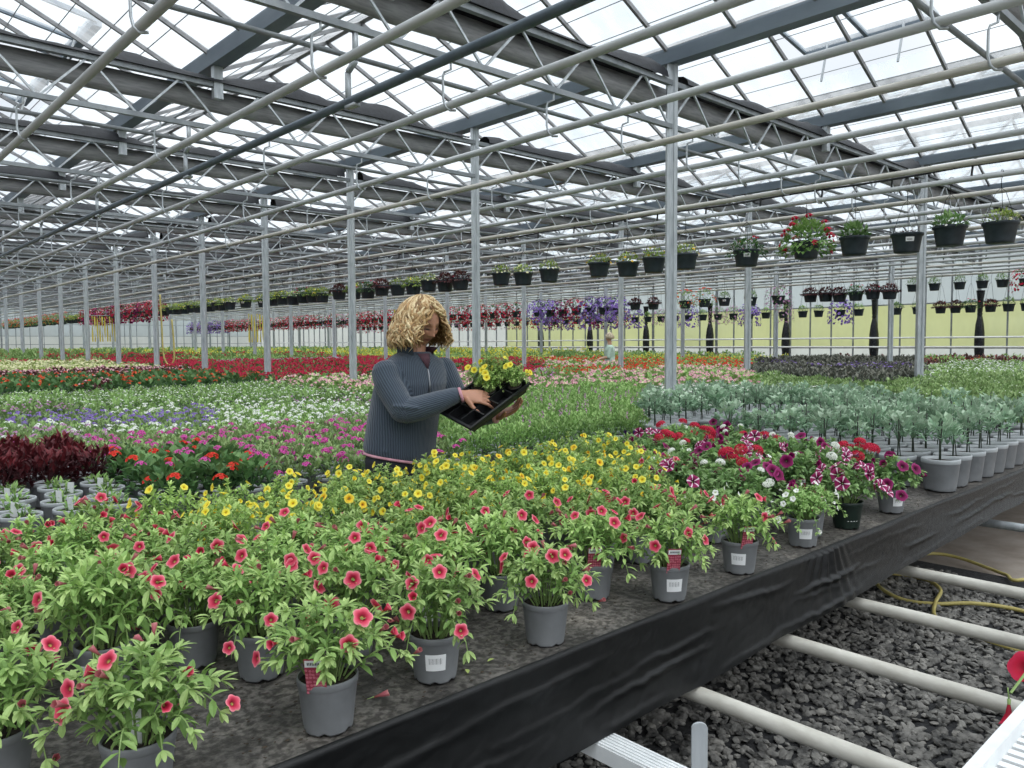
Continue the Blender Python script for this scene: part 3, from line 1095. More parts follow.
def flower_mb(rad, lobes=5, depth=0.35, seg=6, wav=0.1, m=0, closed=0.0, tube=True, r=None, ms=1):
    """An open trumpet flower facing +Z, its throat at the origin, with a green calyx and short stalk behind."""
    mb = MB()
    n = lobes * seg
    rings = ((0.10, -depth, 0.0), (0.22, -depth * 0.35, 0.2), (0.5, 0.03, 0.5), (0.8, 0.10, 0.8), (1.0, 0.06, 1.0))
    vs, rr, ll = [], [], []
    for i, (f, z, t) in enumerate(rings):
        for j in range(n):
            a = 2 * PI * j / n
            lb = (0.5 + 0.5 * math.cos(lobes * a)) ** 0.6
            k = f * (1 - wav * (1 - lb) * t * t)
            zz = z * rad * (1 + closed) + rad * 0.05 * math.sin(2.0 * a + i) * t + closed * rad * 0.9 * t
            k *= (1 - closed * 0.62 * t)
            vs.append((k * rad * math.cos(a), k * rad * math.sin(a), zz))
            rr.append(t)
            ll.append(lb * (1.0 if t > 0.15 else 0.0))
    fs = [(i * n + j, i * n + (j + 1) % n, (i + 1) * n + (j + 1) % n, (i + 1) * n + j) for i in range(4) for j in range(n)]
    fs.append(tuple(reversed(range(n))))
    mb.add(vs, fs, m, 0.5, rr, ll)
    if tube:
        mb.tube([(0, 0, -depth * rad * 0.95), (0, 0, -rad * 0.8), (0.05 * rad, 0, -rad * 1.15)], [rad * 0.11, rad * 0.10, rad * 0.13], 6, ms)
        mb.tube([(0.05 * rad, 0, -rad * 1.1), (0.12 * rad, 0.1 * rad, -rad * 1.9)], rad * 0.05, 5, ms)
    return mb


def head_mb(rad, n, fr, r, m=0, ms=1, petal_n=5, dome=0.75):
    """A rounded head of many small five-petalled florets on one stalk."""
    mb = MB()
    for i in range(n):
        t = (i + 0.5) / n
        el = math.acos(1 - t * 1.0)
        az = i * 2.39996
        d = Vector((math.sin(el) * math.cos(az), math.sin(el) * math.sin(az), math.cos(el) * dome)).normalized()
        p = Vector((d.x * rad, d.y * rad, d.z * rad * dome))
        f = frame_from(d.orthogonal(), d)
        vs, rr = [tuple(p)], [0.0]
        for j in range(petal_n):
            for (k, da) in ((0.55, -0.45), (1.0, -0.25), (1.0, 0.25), (0.55, 0.45)):
                a = 2 * PI * j / petal_n + da + i
                q = f @ Vector((math.cos(a) * fr * k, math.sin(a) * fr * k, fr * 0.12 * k + r.uniform(-0.1, 0.1) * fr))
                vs.append(tuple(p + q))
                rr.append(k)
        fs = [(0, 1 + 4 * j, 2 + 4 * j, 3 + 4 * j) for j in range(petal_n)] + [(0, 3 + 4 * j, 4 + 4 * j) for j in range(petal_n)]
        mb.add(vs, fs, m, 0.5, rr)
    mb.tube([(0, 0, rad * 0.3), (0, 0, -rad * 1.2), (0.1 * rad, 0, -rad * 2.4)], rad * 0.07, 5, ms)
    return mb


def pot_mb(rt, h, taper=0.78, n=28, m=0, mr=None):
    """A plant pot: tapered wall with notched foot, rolled rim, open inside."""
    rb = rt * taper
    prof = [(rb * 0.92, 0.006), (rb * 0.985, 0.0), (rb, 0.004), (rb + (rt - rb) * 0.12, h * 0.12), (rb + (rt - rb) * 0.84, h * 0.84), (rt * 0.985, h * 0.86),
            (rt, h * 0.87), (rt * 1.005, h * 0.97), (rt * 0.99, h), (rt * 0.955, h), (rt * 0.94, h * 0.9), (rb * 0.97, h * 0.5)]
    mb = MB()

    def wob(i, t):
        if i in (1, 2):
            return (1.0, 0.006 if math.cos(6 * t) > 0.75 else 0.0)
        return (1.0, 0.0)
    mb.lathe(prof, n, m, wob=wob)
    if mr is not None:
        k = len(mb.f)
        for i in range(k):
            ring = i // n
            if 5 <= ring <= 9:
                mb.m[i] = mr
    return mb


def soil_mb(r, z, n=20, seed=1):
    mb = MB()
    vs, fs = [(0, 0, z + 0.004)], []
    for q, f in enumerate((0.35, 0.7, 1.0)):
        for j in range(n):
            t = 2 * PI * j / n
            vs.append((r * f * math.cos(t), r * f * math.sin(t), z + 0.004 * nz(f * 3 * math.cos(t), f * 3 * math.sin(t), seed)))
    fs += [(0, 1 + j, 1 + (j + 1) % n) for j in range(n)]
    for q in range(2):
        fs += [(1 + q * n + j, 1 + (q + 1) * n + j, 1 + (q + 1) * n + (j + 1) % n, 1 + q * n + (j + 1) % n) for j in range(n)]
    return mb.add(vs, fs)


def bush_fine(seed, spread, height, base, n_stem=26, leaf=(0.034, 0.0105), per=13, trail=0.35, bloom_n=16):
    """Foliage of a front-row plant: arching stems that carry leaves all along and a rosette at the tip. Returns mesh data and places for flowers."""
    r = random.Random(seed)
    mb = MB()
    spots = []
    for s in range(n_stem):
        az = 2.39996 * s + r.uniform(-0.3, 0.3)
        u = math.sqrt((s + 0.5) / n_stem)
        out = spread * u * r.uniform(0.8, 1.12)
        top = height * (1.08 - 0.75 * u ** 2.2) * r.uniform(0.85, 1.12)
        dirv = Vector((math.cos(az), math.sin(az), 0))
        p0 = Vector((0, 0, base)) + dirv * (0.035 * u)
        p3 = Vector((0, 0, base + top)) + dirv * out
        p1 = p0 + Vector((0, 0, max(top, 0.05) * 0.75)) + dirv * out * 0.2
        p2 = p0.lerp(p3, 0.7) + Vector((0, 0, 0.03 + (0.04 * u)))
        if u > 0.8 and r.random() < trail:
            p3 = p3 - Vector((0, 0, r.uniform(0.02, 0.09)))
        path = []
        for k in range(9):
            t = k / 8
            path.append(p0 * (1 - t) ** 3 + p1 * 3 * t * (1 - t) ** 2 + p2 * 3 * t * t * (1 - t) + p3 * t ** 3)
        mb.tube(path, [0.0022 - 0.0011 * k / 8 for k in range(9)], 5, 1, False)
        for k in range(per):
            t = 0.22 + 0.76 * (k + r.random() * 0.7) / per
            i = min(7, int(t * 8))
            q = path[i].lerp(path[i + 1], t * 8 - i)
            ax = (path[i + 1] - path[i]).normalized()
            a = k * 2.4 + s
            side = (ax.orthogonal().normalized())
            side = Matrix.Rotation(a, 3, ax) @ side
            d = side * 0.85 + ax * 0.45 + Vector((0, 0, 0.1))
            L = leaf[0] * r.uniform(0.75, 1.2) * (1.12 - 0.35 * t)
            leaf_fine(mb, q, d, L, leaf[1] * r.uniform(0.8, 1.2), min(1, max(0, 0.1 + 0.65 * t + r.uniform(-0.18, 0.18))), 0, r)
        ax = (path[8] - path[7]).normalized() + Vector((0, 0, 0.5))
        for k in range(6):
            a = k * 1.05 + s
            side = Matrix.Rotation(a, 3, ax.normalized()) @ ax.normalized().orthogonal().normalized()
            leaf_fine(mb, path[8], side * 0.6 + ax.normalized() * 0.8, leaf[0] * r.uniform(0.55, 0.85), leaf[1] * 0.75, r.uniform(0.75, 1.0), 0, r, droop=0.1)
        spots.append((path[8] + (path[8] - p0).normalized() * 0.012, (dirv * (0.35 + u) + Vector((0, 0, 0.75 + r.uniform(-0.3, 0.4)))).normalized(), u))
        if s % 2 == 0:
            i = r.randrange(4, 7)
            spots.append((path[i] + dirv * 0.02 + Vector((0, 0, 0.022)), (dirv + Vector((r.uniform(-0.4, 0.4), r.uniform(-0.4, 0.4), r.uniform(0.0, 0.7)))).normalized(), u))
    return mb, spots


def orient(p, d, spin, s=1.0):
    """4x4 that puts +Z along d at p."""
    d = Vector(d).normalized()
    x = d.orthogonal().normalized()
    y = d.cross(x)
    m3 = Matrix(((x.x, y.x, d.x), (x.y, y.y, d.y), (x.z, y.z, d.z))) @ Matrix.Rotation(spin, 3, 'Z')
    return Matrix.Translation(p) @ (m3 * s).to_4x4()


# shared meshes of the front bench
POT_R, POT_H = 0.063, 0.112
pot_me = pot_mb(POT_R, POT_H, 0.8).mesh('pot', [M['pot']], True)
pot_green_me = pot_mb(0.068, 0.115, 0.74).mesh('pot', [M['pot_green']], True)
soil_me = soil_mb(POT_R * 0.94, POT_H * 0.9).mesh('soil', [M['soil']], True)


def card_mb():
    """A picture tag: red-pink card with a pale heading strip and a crowd of small printed flowers."""
    mb = MB()
    mb.box((0, 0, 0.035), (0.034, 0.0012, 0.07), 0)
    mb.box((0, -0.0009, 0.061), (0.032, 0.0006, 0.013), 1)
    for q in range(9):
        mb.box((-0.011 + q * 0.0027, -0.0013, 0.061), (0.0015, 0.0004, 0.005), 3)
    r = random.Random(3)
    for q in range(42):
        x, z = -0.0145 + (q % 6) * 0.0058 + r.uniform(-0.001, 0.001), 0.003 + (q // 6) * 0.0074 + r.uniform(-0.001, 0.001)
        mb.add([(x + 0.0028 * math.cos(a), -0.0009, z + 0.0028 * math.sin(a)) for a in [2 * PI * k / 6 for k in range(6)]], [tuple(range(6))], 2)
    return mb


M['card'] = simple('tag_print_red', '#8e2a3e', '#b24a5c', 0.4, 0, 60)
M['card_pink'] = simple('tag_print_pink', '#d88794', '#c3596d', 0.4, 0, 80)
card_me = card_mb().mesh('picture_tag', [M['card'], M['sticker'], M['card_pink'], M['ink']])
mb = MB()
mb.box((0, 0, 0.045), (0.026, 0.001, 0.09))
white_tag_me = mb.mesh('plant_label', [M['sticker']])


def sticker_mb(r, z0, h, half):
    """A white label bent round the pot wall with a printed bar code."""
    mb = MB()
    vs, n = [], 8
    for i in range(n + 1):
        a = -half + 2 * half * i / n
        for z in (z0, z0 + h):
            rr = r * (0.8 + 0.2 * z / POT_H) + 0.0012
            vs.append((rr * math.cos(a), rr * math.sin(a), z))
    mb.add(vs, [(2 * i, 2 * i + 2, 2 * i + 3, 2 * i + 1) for i in range(n)], 0)
    for k in range(11):
        a = -half * 0.62 + half * 1.2 * k / 10
        wv = 0.0035 if k % 3 else 0.008
        zz0, zz1 = z0 + h * 0.42, z0 + h * 0.78
        vs = []
        for z in (zz0, zz1):
            rr = r * (0.8 + 0.2 * z / POT_H) + 0.0018
            vs += [(rr * math.cos(a - wv), rr * math.sin(a - wv), z), (rr * math.cos(a + wv), rr * math.sin(a + wv), z)]
        mb.add(vs, [(0, 1, 3, 2)], 1)
    return mb


sticker_me = sticker_mb(POT_R, 0.035, 0.04, 0.42).mesh('bar_code_label', [M['sticker'], M['ink']])

calib_fol = [bush_fine(200 + i, 0.145, 0.145, POT_H * 0.9, 30, (0.038, 0.0115), 13) for i in range(6)]
yellow_fol = [bush_fine(300 + i, 0.14, 0.165, POT_H * 0.9, 34, (0.03, 0.0105), 13) for i in range(4)]
pet_fol = [bush_fine(400 + i, 0.15, 0.13, POT_H * 0.9, 26, (0.042, 0.018), 11) for i in range(4)]
trail_fol = [bush_fine(500 + i, 0.16, 0.10, POT_H * 0.9, 34, (0.026, 0.014), 13, 0.8) for i in range(2)]
FOL = {}
for kind, src, lm in (('calib', calib_fol, 'calib'), ('yellow', yellow_fol, 'yellow'), ('pet', pet_fol, 'petunia'), ('trail', trail_fol, 'bright')):
    FOL[kind] = [(mb.mesh('foliage', [LEAF[lm], M['stem']]), sp) for mb, sp in src]
rf = random.Random(11)


def flower_set(mat, rad, wav=0.12, faded=None, lobes=5):
    a = [flower_mb(rad * k, lobes, 0.35, 6, wav).mesh('flower', [PET[mat], M['stem']], True) for k in (1.0, 0.9, 1.08)]
    b = [flower_mb(rad * 0.85, lobes, 0.5, 4, wav, closed=0.55).mesh('flower', [PET[mat], M['stem']], True)]
    c = [flower_mb(rad * 0.75, lobes, 0.6, 4, wav, closed=0.95).mesh('flower', [PET[faded or mat], M['stem']], True)]
    return a, b, c


FLW = {'coral': flower_set('coral', 0.019, 0.2, 'faded'), 'yellow': flower_set('yellow', 0.0145, 0.12), 'gold': flower_set('gold', 0.0155, 0.12),
       'star': flower_set('star', 0.029, 0.12), 'wine': flower_set('wine', 0.029, 0.12), 'violet': flower_set('violet', 0.027, 0.12), 'white': flower_set('white', 0.0125, 0.2)}
HEAD = {k: [head_mb(rd, n, f, rf).mesh('flower_head', [PET[k], M['stem']]) for (rd, n, f) in ((0.022, 26, 0.0085), (0.026, 32, 0.009), (0.018, 20, 0.008))]
        for k in ('red', 'white', 'crimson', 'magenta')}

RB = random.Random(21)


def front_plant(x, y, kind, label, name, cat, group=None, pot=None, tag_kind=None, sticker=False, n_fl=None, scale=1.0):
    t = root(name, (x, y, BENCH), label, cat, group, RB.uniform(0, 6.28))
    face = math.atan2(-FW.y - RB.uniform(-0.2, 0.2), -FW.x) - t.rotation_euler.z       # the side of the pot that faces the gangway
    p = link('pot', pot or pot_me, t)
    if sticker:
        s = link('bar_code_label', sticker_me, p)
        s.rotation_euler = (0, 0, face + RB.uniform(-0.6, 0.3))
    link('soil', soil_me, t)
    fkey = {'coral': 'calib', 'yellow': 'yellow', 'gold': 'yellow', 'star': 'pet', 'wine': 'pet', 'violet': 'pet', 'white': 'trail', 'red_head': 'pet', 'white_head': 'pet', 'crimson_head': 'pet'}[kind]
    me, spots = FOL[fkey][RB.randrange(len(FOL[fkey]))]
    f = link('foliage', me, t)
    sc = scale * RB.uniform(0.9, 1.1)
    bz = POT_H * 0.9
    mt = Matrix.Translation((0, 0, bz)) @ Matrix.Diagonal((sc, sc, sc * RB.uniform(0.92, 1.1), 1)) @ Matrix.Translation((0, 0, -bz))
    f.matrix_local = mt
    if tag_kind == 'card':
        c = link('picture_tag', card_me, t)
        c.matrix_local = Matrix.Translation(Vector((math.cos(face), math.sin(face), 0)) * POT_R * 0.9 + Vector((0, 0, POT_H * 0.84))) @ Matrix.Rotation(face + PI / 2 + RB.uniform(-0.25, 0.25), 4, 'Z') @ Matrix.Rotation(0.28, 4, 'X') @ Matrix.Scale(1.2, 4)
    elif tag_kind == 'white':
        c = link('plant_label', white_tag_me, t)
        c.matrix_local = Matrix.Translation(Vector((math.cos(face), math.sin(face), 0)) * POT_R * 0.3 + Vector((0, 0, POT_H * 0.82))) @ Matrix.Rotation(face + PI / 2, 4, 'Z')
    n = n_fl if n_fl is not None else RB.randrange(9, 14)
    for q in RB.sample(range(len(spots)), min(n, len(spots))):
        pt, d, u = spots[q]
        pos = mt @ pt
        if tag_kind == 'card' and pos.z < POT_H + 0.085 and pos.x * math.cos(face) + pos.y * math.sin(face) > 0.03 and abs(pos.y * math.cos(face) - pos.x * math.sin(face)) < 0.05:
            continue                     # nothing hangs in front of the tag
        if kind.endswith('_head'):
            lst = HEAD[kind[:-5]]
            me = lst[RB.randrange(3)]
            o = link('flower_head', me, t)
            o.matrix_local = orient(pos + Vector((0, 0, 0.035)), (d + Vector((0, 0, 1.2))).normalized(), RB.uniform(0, 6), RB.uniform(1.05, 1.4) * (1.0 if kind == 'red_head' else 0.72))
            continue
        a, b, c = FLW[kind]
        k = RB.random()
        me = a[RB.randrange(3)] if k < (0.5 if kind == 'coral' else 0.8) else (b[0] if k < (0.68 if kind == 'coral' else 0.88) else c[0])
        o = link('flower', me, t)
        tow = Vector((math.cos(face), math.sin(face), 0))
        o.matrix_local = orient(pos + d * 0.014, (d + tow * 0.5).normalized(), RB.uniform(0, 6), RB.uniform(0.9, 1.12))
    return t


# ------------------------------------------------------------------ front bench: what stands where
def inside(p, poly):
    x, y = p
    c = False
    n = len(poly)
    for i in range(n):
        (x0, y0), (x1, y1) = poly[i], poly[(i + 1) % n]
        if (y0 > y) != (y1 > y) and x < (x1 - x0) * (y - y0) / (y1 - y0) + x0:
            c = not c
    return c


YEL = [(0.85, 3.0), (0.95, 2.36), (1.5, 2.1), (2.25, 1.86), (2.75, 1.98), (3.1, 2.3), (3.5, 3.0)]
PETU = [(2.6, 1.3), (2.55, 1.75), (2.65, 1.95), (3.1, 2.25), (3.5, 3.0), (4.75, 3.0), (4.3, 2.2), (4.1, 1.3)]
front = [(0.42, 1.44, 'coral', 'white', False), (0.235, 1.64, 'coral', 'card', False), (0.79, 1.43, 'coral', 'card', False), (1.10, 1.47, 'coral', None, False), (1.45, 1.445, 'coral', None, False),
         (1.82, 1.60, 'coral', 'card', False), (1.98, 1.425, 'coral', 'card', True), (2.39, 1.425, 'coral', 'card', True), (0.50, 1.95, 'coral', None, False), (0.80, 1.77, 'coral', None, False),
         (2.88, 1.44, 'white', None, False), (3.29, 1.45, 'star', None, True), (3.74, 1.44, 'wine', None, True)]
places = list(front)
row = 0
y = 1.74
while y < 2.9:
    x = -0.1 + (0.12 if row % 2 else 0.0)
    while x < 4.7:
        px, py = x + RB.uniform(-0.03, 0.03), y + RB.uniform(-0.025, 0.025)
        if all((px - q[0]) ** 2 + (py - q[1]) ** 2 > 0.19 ** 2 for q in places[:len(front)]) and in_view(px, py, 0.85, 60) and not (px > 4.05 + (py - 1.4) * 0.35):
            k = 'coral'
            if inside((px, py), YEL):
                k = 'gold' if RB.random() < 0.3 else 'yellow'
            elif inside((px, py), PETU):
                v = RB.random()
                k = 'star' if v < 0.40 else 'wine' if v < 0.58 else 'red_head' if v < 0.78 else 'white_head' if v < 0.88 else 'violet' if v < 0.93 else 'white'
            elif px > 3.5:
                k = 'white'
            places.append((px, py, k, None, False))
        x += 0.232
    y += 0.215
    row += 1
for (px, py) in ((2.62, 1.62), (2.95, 1.68), (3.4, 1.7), (3.8, 1.68), (3.05, 1.5)):
    if all((px - q[0]) ** 2 + (py - q[1]) ** 2 > 0.17 ** 2 for q in places):
        places.append((px, py, 'star' if px < 2.8 else 'white', None, False))

KN = {'coral': ('coral pink calibrachoa', 'potted_calibrachoa', 'potted plant'), 'yellow': ('lemon yellow calibrachoa', 'potted_calibrachoa', 'potted plant'),
      'gold': ('golden eyed yellow calibrachoa', 'potted_calibrachoa', 'potted plant'), 'star': ('wine red petunia with white stars', 'potted_petunia', 'potted plant'),
      'wine': ('plain wine red petunia', 'potted_petunia', 'potted plant'), 'violet': ('dark violet petunia', 'potted_petunia', 'potted plant'),
      'white': ('small white trailing bacopa', 'potted_bacopa', 'potted plant'), 'red_head': ('red verbena with round heads', 'potted_verbena', 'potted plant'),
      'white_head': ('white verbena with round heads', 'potted_verbena', 'potted plant')}
special = {0: 'coral pink calibrachoa with a blank white tag, nearest pot at the lower left corner', 1: 'coral pink calibrachoa cut off by the lower left picture edge',
           2: 'coral pink calibrachoa with a picture tag, second pot along the skirt', 3: 'coral pink calibrachoa without a tag, third pot along the skirt',
           4: 'coral pink calibrachoa leaning over its pot, fourth along the skirt', 5: 'coral pink calibrachoa with a picture tag, set back behind the skirt edge',
           6: 'coral pink calibrachoa with both picture tag and bar code, nearer of two', 7: 'coral pink calibrachoa with both picture tag and bar code, farther of two',
           8: 'coral pink calibrachoa with a bare pot wall behind the lower left pots', 9: 'coral pink calibrachoa just behind the tagged second pot along the skirt',
           10: 'white trailing bacopa in a grey pot at the gathered crease of the skirt', 11: 'white starred petunia in a dark green pot with bar code at the edge',
           12: 'plain wine red petunia in a low labelled pot beside the big grey pots'}
# rows of like plants get a label that counts along the row from its left end
order = {}
for i in range(len(front), len(places)):
    px, py, k = places[i][:3]
    rw = max(0, int(round((py - 1.74) / 0.215)))
    order.setdefault((k, rw), []).append((px, i))
lab = {}
for (k, rw), lst in order.items():
    lst.sort()
    for n_, (_, i) in enumerate(lst):
        lab[i] = f'{KN[k][0]}, {ordinal(n_)} from the left, {ordinal(rw + 1)} row behind the skirt'
for i, (px, py, k, tk, stk) in enumerate(places):
    nm, name, cat = KN[k]
    nf = {'coral': RB.randrange(13, 18) if i < 10 else RB.randrange(9, 14), 'yellow': RB.randrange(11, 18), 'gold': RB.randrange(9, 14), 'star': RB.randrange(13, 19), 'wine': RB.randrange(11, 16), 'violet': RB.randrange(3, 6), 'white': RB.randrange(9, 14),
          'red_head': RB.randrange(5, 9), 'white_head': RB.randrange(3, 5)}[k]
    front_plant(px, py, k, special.get(i) or lab[i], name, cat, f'{nm}s on the front bench', pot_green_me if i == 11 else None,
                tk if tk else ('card' if RB.random() < 0.12 else None), stk or RB.random() < 0.12, nf, 0.85 if k == 'white' else (1.12 if i in (0, 1, 8) else 1.0))

# peat crumbs, dead leaves and a fallen bloom on the cloth
mb = MB()
for q in range(900):
    cx, cy = RB.uniform(0.2, 4.4), 1.385 + abs(RB.gauss(0, 0.22))
    vs, fs = SH[RB.randrange(10)]
    s = RB.uniform(0.0015, 0.005)
    mb.add([(cx + a * s, cy + b * s, BENCH + 0.002 + c * s * 0.6) for a, b, c in vs], fs)
tag(build('peat_litter', mb, M['crumb']), 'peat crumbs scattered on the black cloth along the edge', 'litter', kind='stuff')
for q, (lx, ly, lm, lab_) in enumerate(((1.24, 1.44, 'lime', 'pale fallen leaf on the cloth right of the third pot'), (1.16, 1.42, 'lime', 'small pale fallen leaf near the edge by the third pot'),
                                        (1.02, 1.62, 'verbena', 'fallen leaf lying between the second and third pot'))):
    mb = MB()
    leaf_fine(mb, (lx, ly, BENCH + 0.004), (math.cos(q), math.sin(q), 0), 0.022, 0.011, 0.9, 0, RB, droop=-0.05)
    tag(build('fallen_leaf', mb, LEAF[lm]), lab_, 'leaf', 'fallen leaves on the cloth')
o = link('fallen_flower', FLW['coral'][2][0])
o.matrix_world = orient(Vector((0.93, 1.445, BENCH + 0.016)), (0.9, -0.3, 0.12), 1.0, 1.2)
tag(o, 'faded pink fallen bloom on the cloth between two pots', 'flower')


# ------------------------------------------------------------------ middle and far plants
def dome_leaf_points(r, n, rad, h, base, lo=0.15):
    out = []
    for i in range(n):
        u = r.random()
        el = math.acos(1 - u * (1 - lo * 0.2))
        az = r.uniform(0, 2 * PI)
        k = r.uniform(0.55, 1.0) ** 0.5
        d = Vector((math.sin(el) * math.cos(az), math.sin(el) * math.sin(az), math.cos(el)))
        out.append((Vector((d.x * rad * k, d.y * rad * k, base + d.z * h * k)), d))
    return out


def fol_mid(seed, n, rad, h, base, L, W, m=0, up_bias=0.5):
    r = random.Random(seed)
    mb = MB()
    for p, d in dome_leaf_points(r, n, rad, h, base):
        dd = d + Vector((r.uniform(-0.7, 0.7), r.uniform(-0.7, 0.7), up_bias + r.uniform(-0.5, 0.5)))
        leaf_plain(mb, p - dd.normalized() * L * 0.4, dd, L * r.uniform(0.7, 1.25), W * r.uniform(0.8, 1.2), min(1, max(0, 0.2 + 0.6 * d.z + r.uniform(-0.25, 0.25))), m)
    for k in range(5):
        a = k * 1.26
        mb.tube([(0, 0, base * 0.9), (math.cos(a) * rad * 0.3, math.sin(a) * rad * 0.3, base + h * 0.5)], 0.003, 4, m, False, 0.2)
    return mb


def disc(mb, p, d, rad, m, lobes=5):
    d = Vector(d).normalized()
    x = d.orthogonal().normalized()
    y = d.cross(x)
    vs, rr = [tuple(p)], [0.0]
    n = lobes * 2
    for j in range(n):
        a = 2 * PI * j / n
        k = rad * (1.0 if j % 2 == 0 else 0.72)
        vs.append(tuple(Vector(p) + x * (math.cos(a) * k) + y * (math.sin(a) * k) + d * rad * 0.15))
        rr.append(1.0 if j % 2 == 0 else 0.7)
    mb.add(vs, [(0, 1 + j, 1 + (j + 1) % n) for j in range(n)], m, 0.5, rr)


def bloom_mid(seed, n, rad, h, base, fr, style, m=0, m2=None, top=0.3):
    """n blooms over the dome: 'disc' single flowers, 'head' little clusters, 'spike' upright spikes."""
    r = random.Random(seed)
    mb = MB()
    for i in range(n):
        el = math.acos(1 - r.random() * (1 - top))
        az = r.uniform(0, 2 * PI)
        d = Vector((math.sin(el) * math.cos(az), math.sin(el) * math.sin(az), math.cos(el)))
        p = Vector((d.x * rad, d.y * rad, base + d.z * h * 1.04))
        mi = m2 if (m2 is not None and r.random() < 0.4) else m
        if style == 'disc':
            disc(mb, p, d + Vector((r.uniform(-0.4, 0.4), r.uniform(-0.4, 0.4), 0.5)), fr * r.uniform(0.85, 1.15), mi)
        elif style == 'head':
            for q in range(9):
                a, u = q * 2.4, math.sqrt((q + 0.5) / 9)
                dd = Vector((math.cos(a) * u, math.sin(a) * u, 1 - u * u * 0.6))
                disc(mb, p + dd * fr * 0.95, dd, fr * 0.42, mi)
        else:
            for q in range(7):
                a = q * 2.4
                disc(mb, p + Vector((math.cos(a) * fr * 0.4, math.sin(a) * fr * 0.4, fr * 0.55 * q)), Vector((math.cos(a), math.sin(a), 0.5)), fr * 0.5, mi)
    return mb


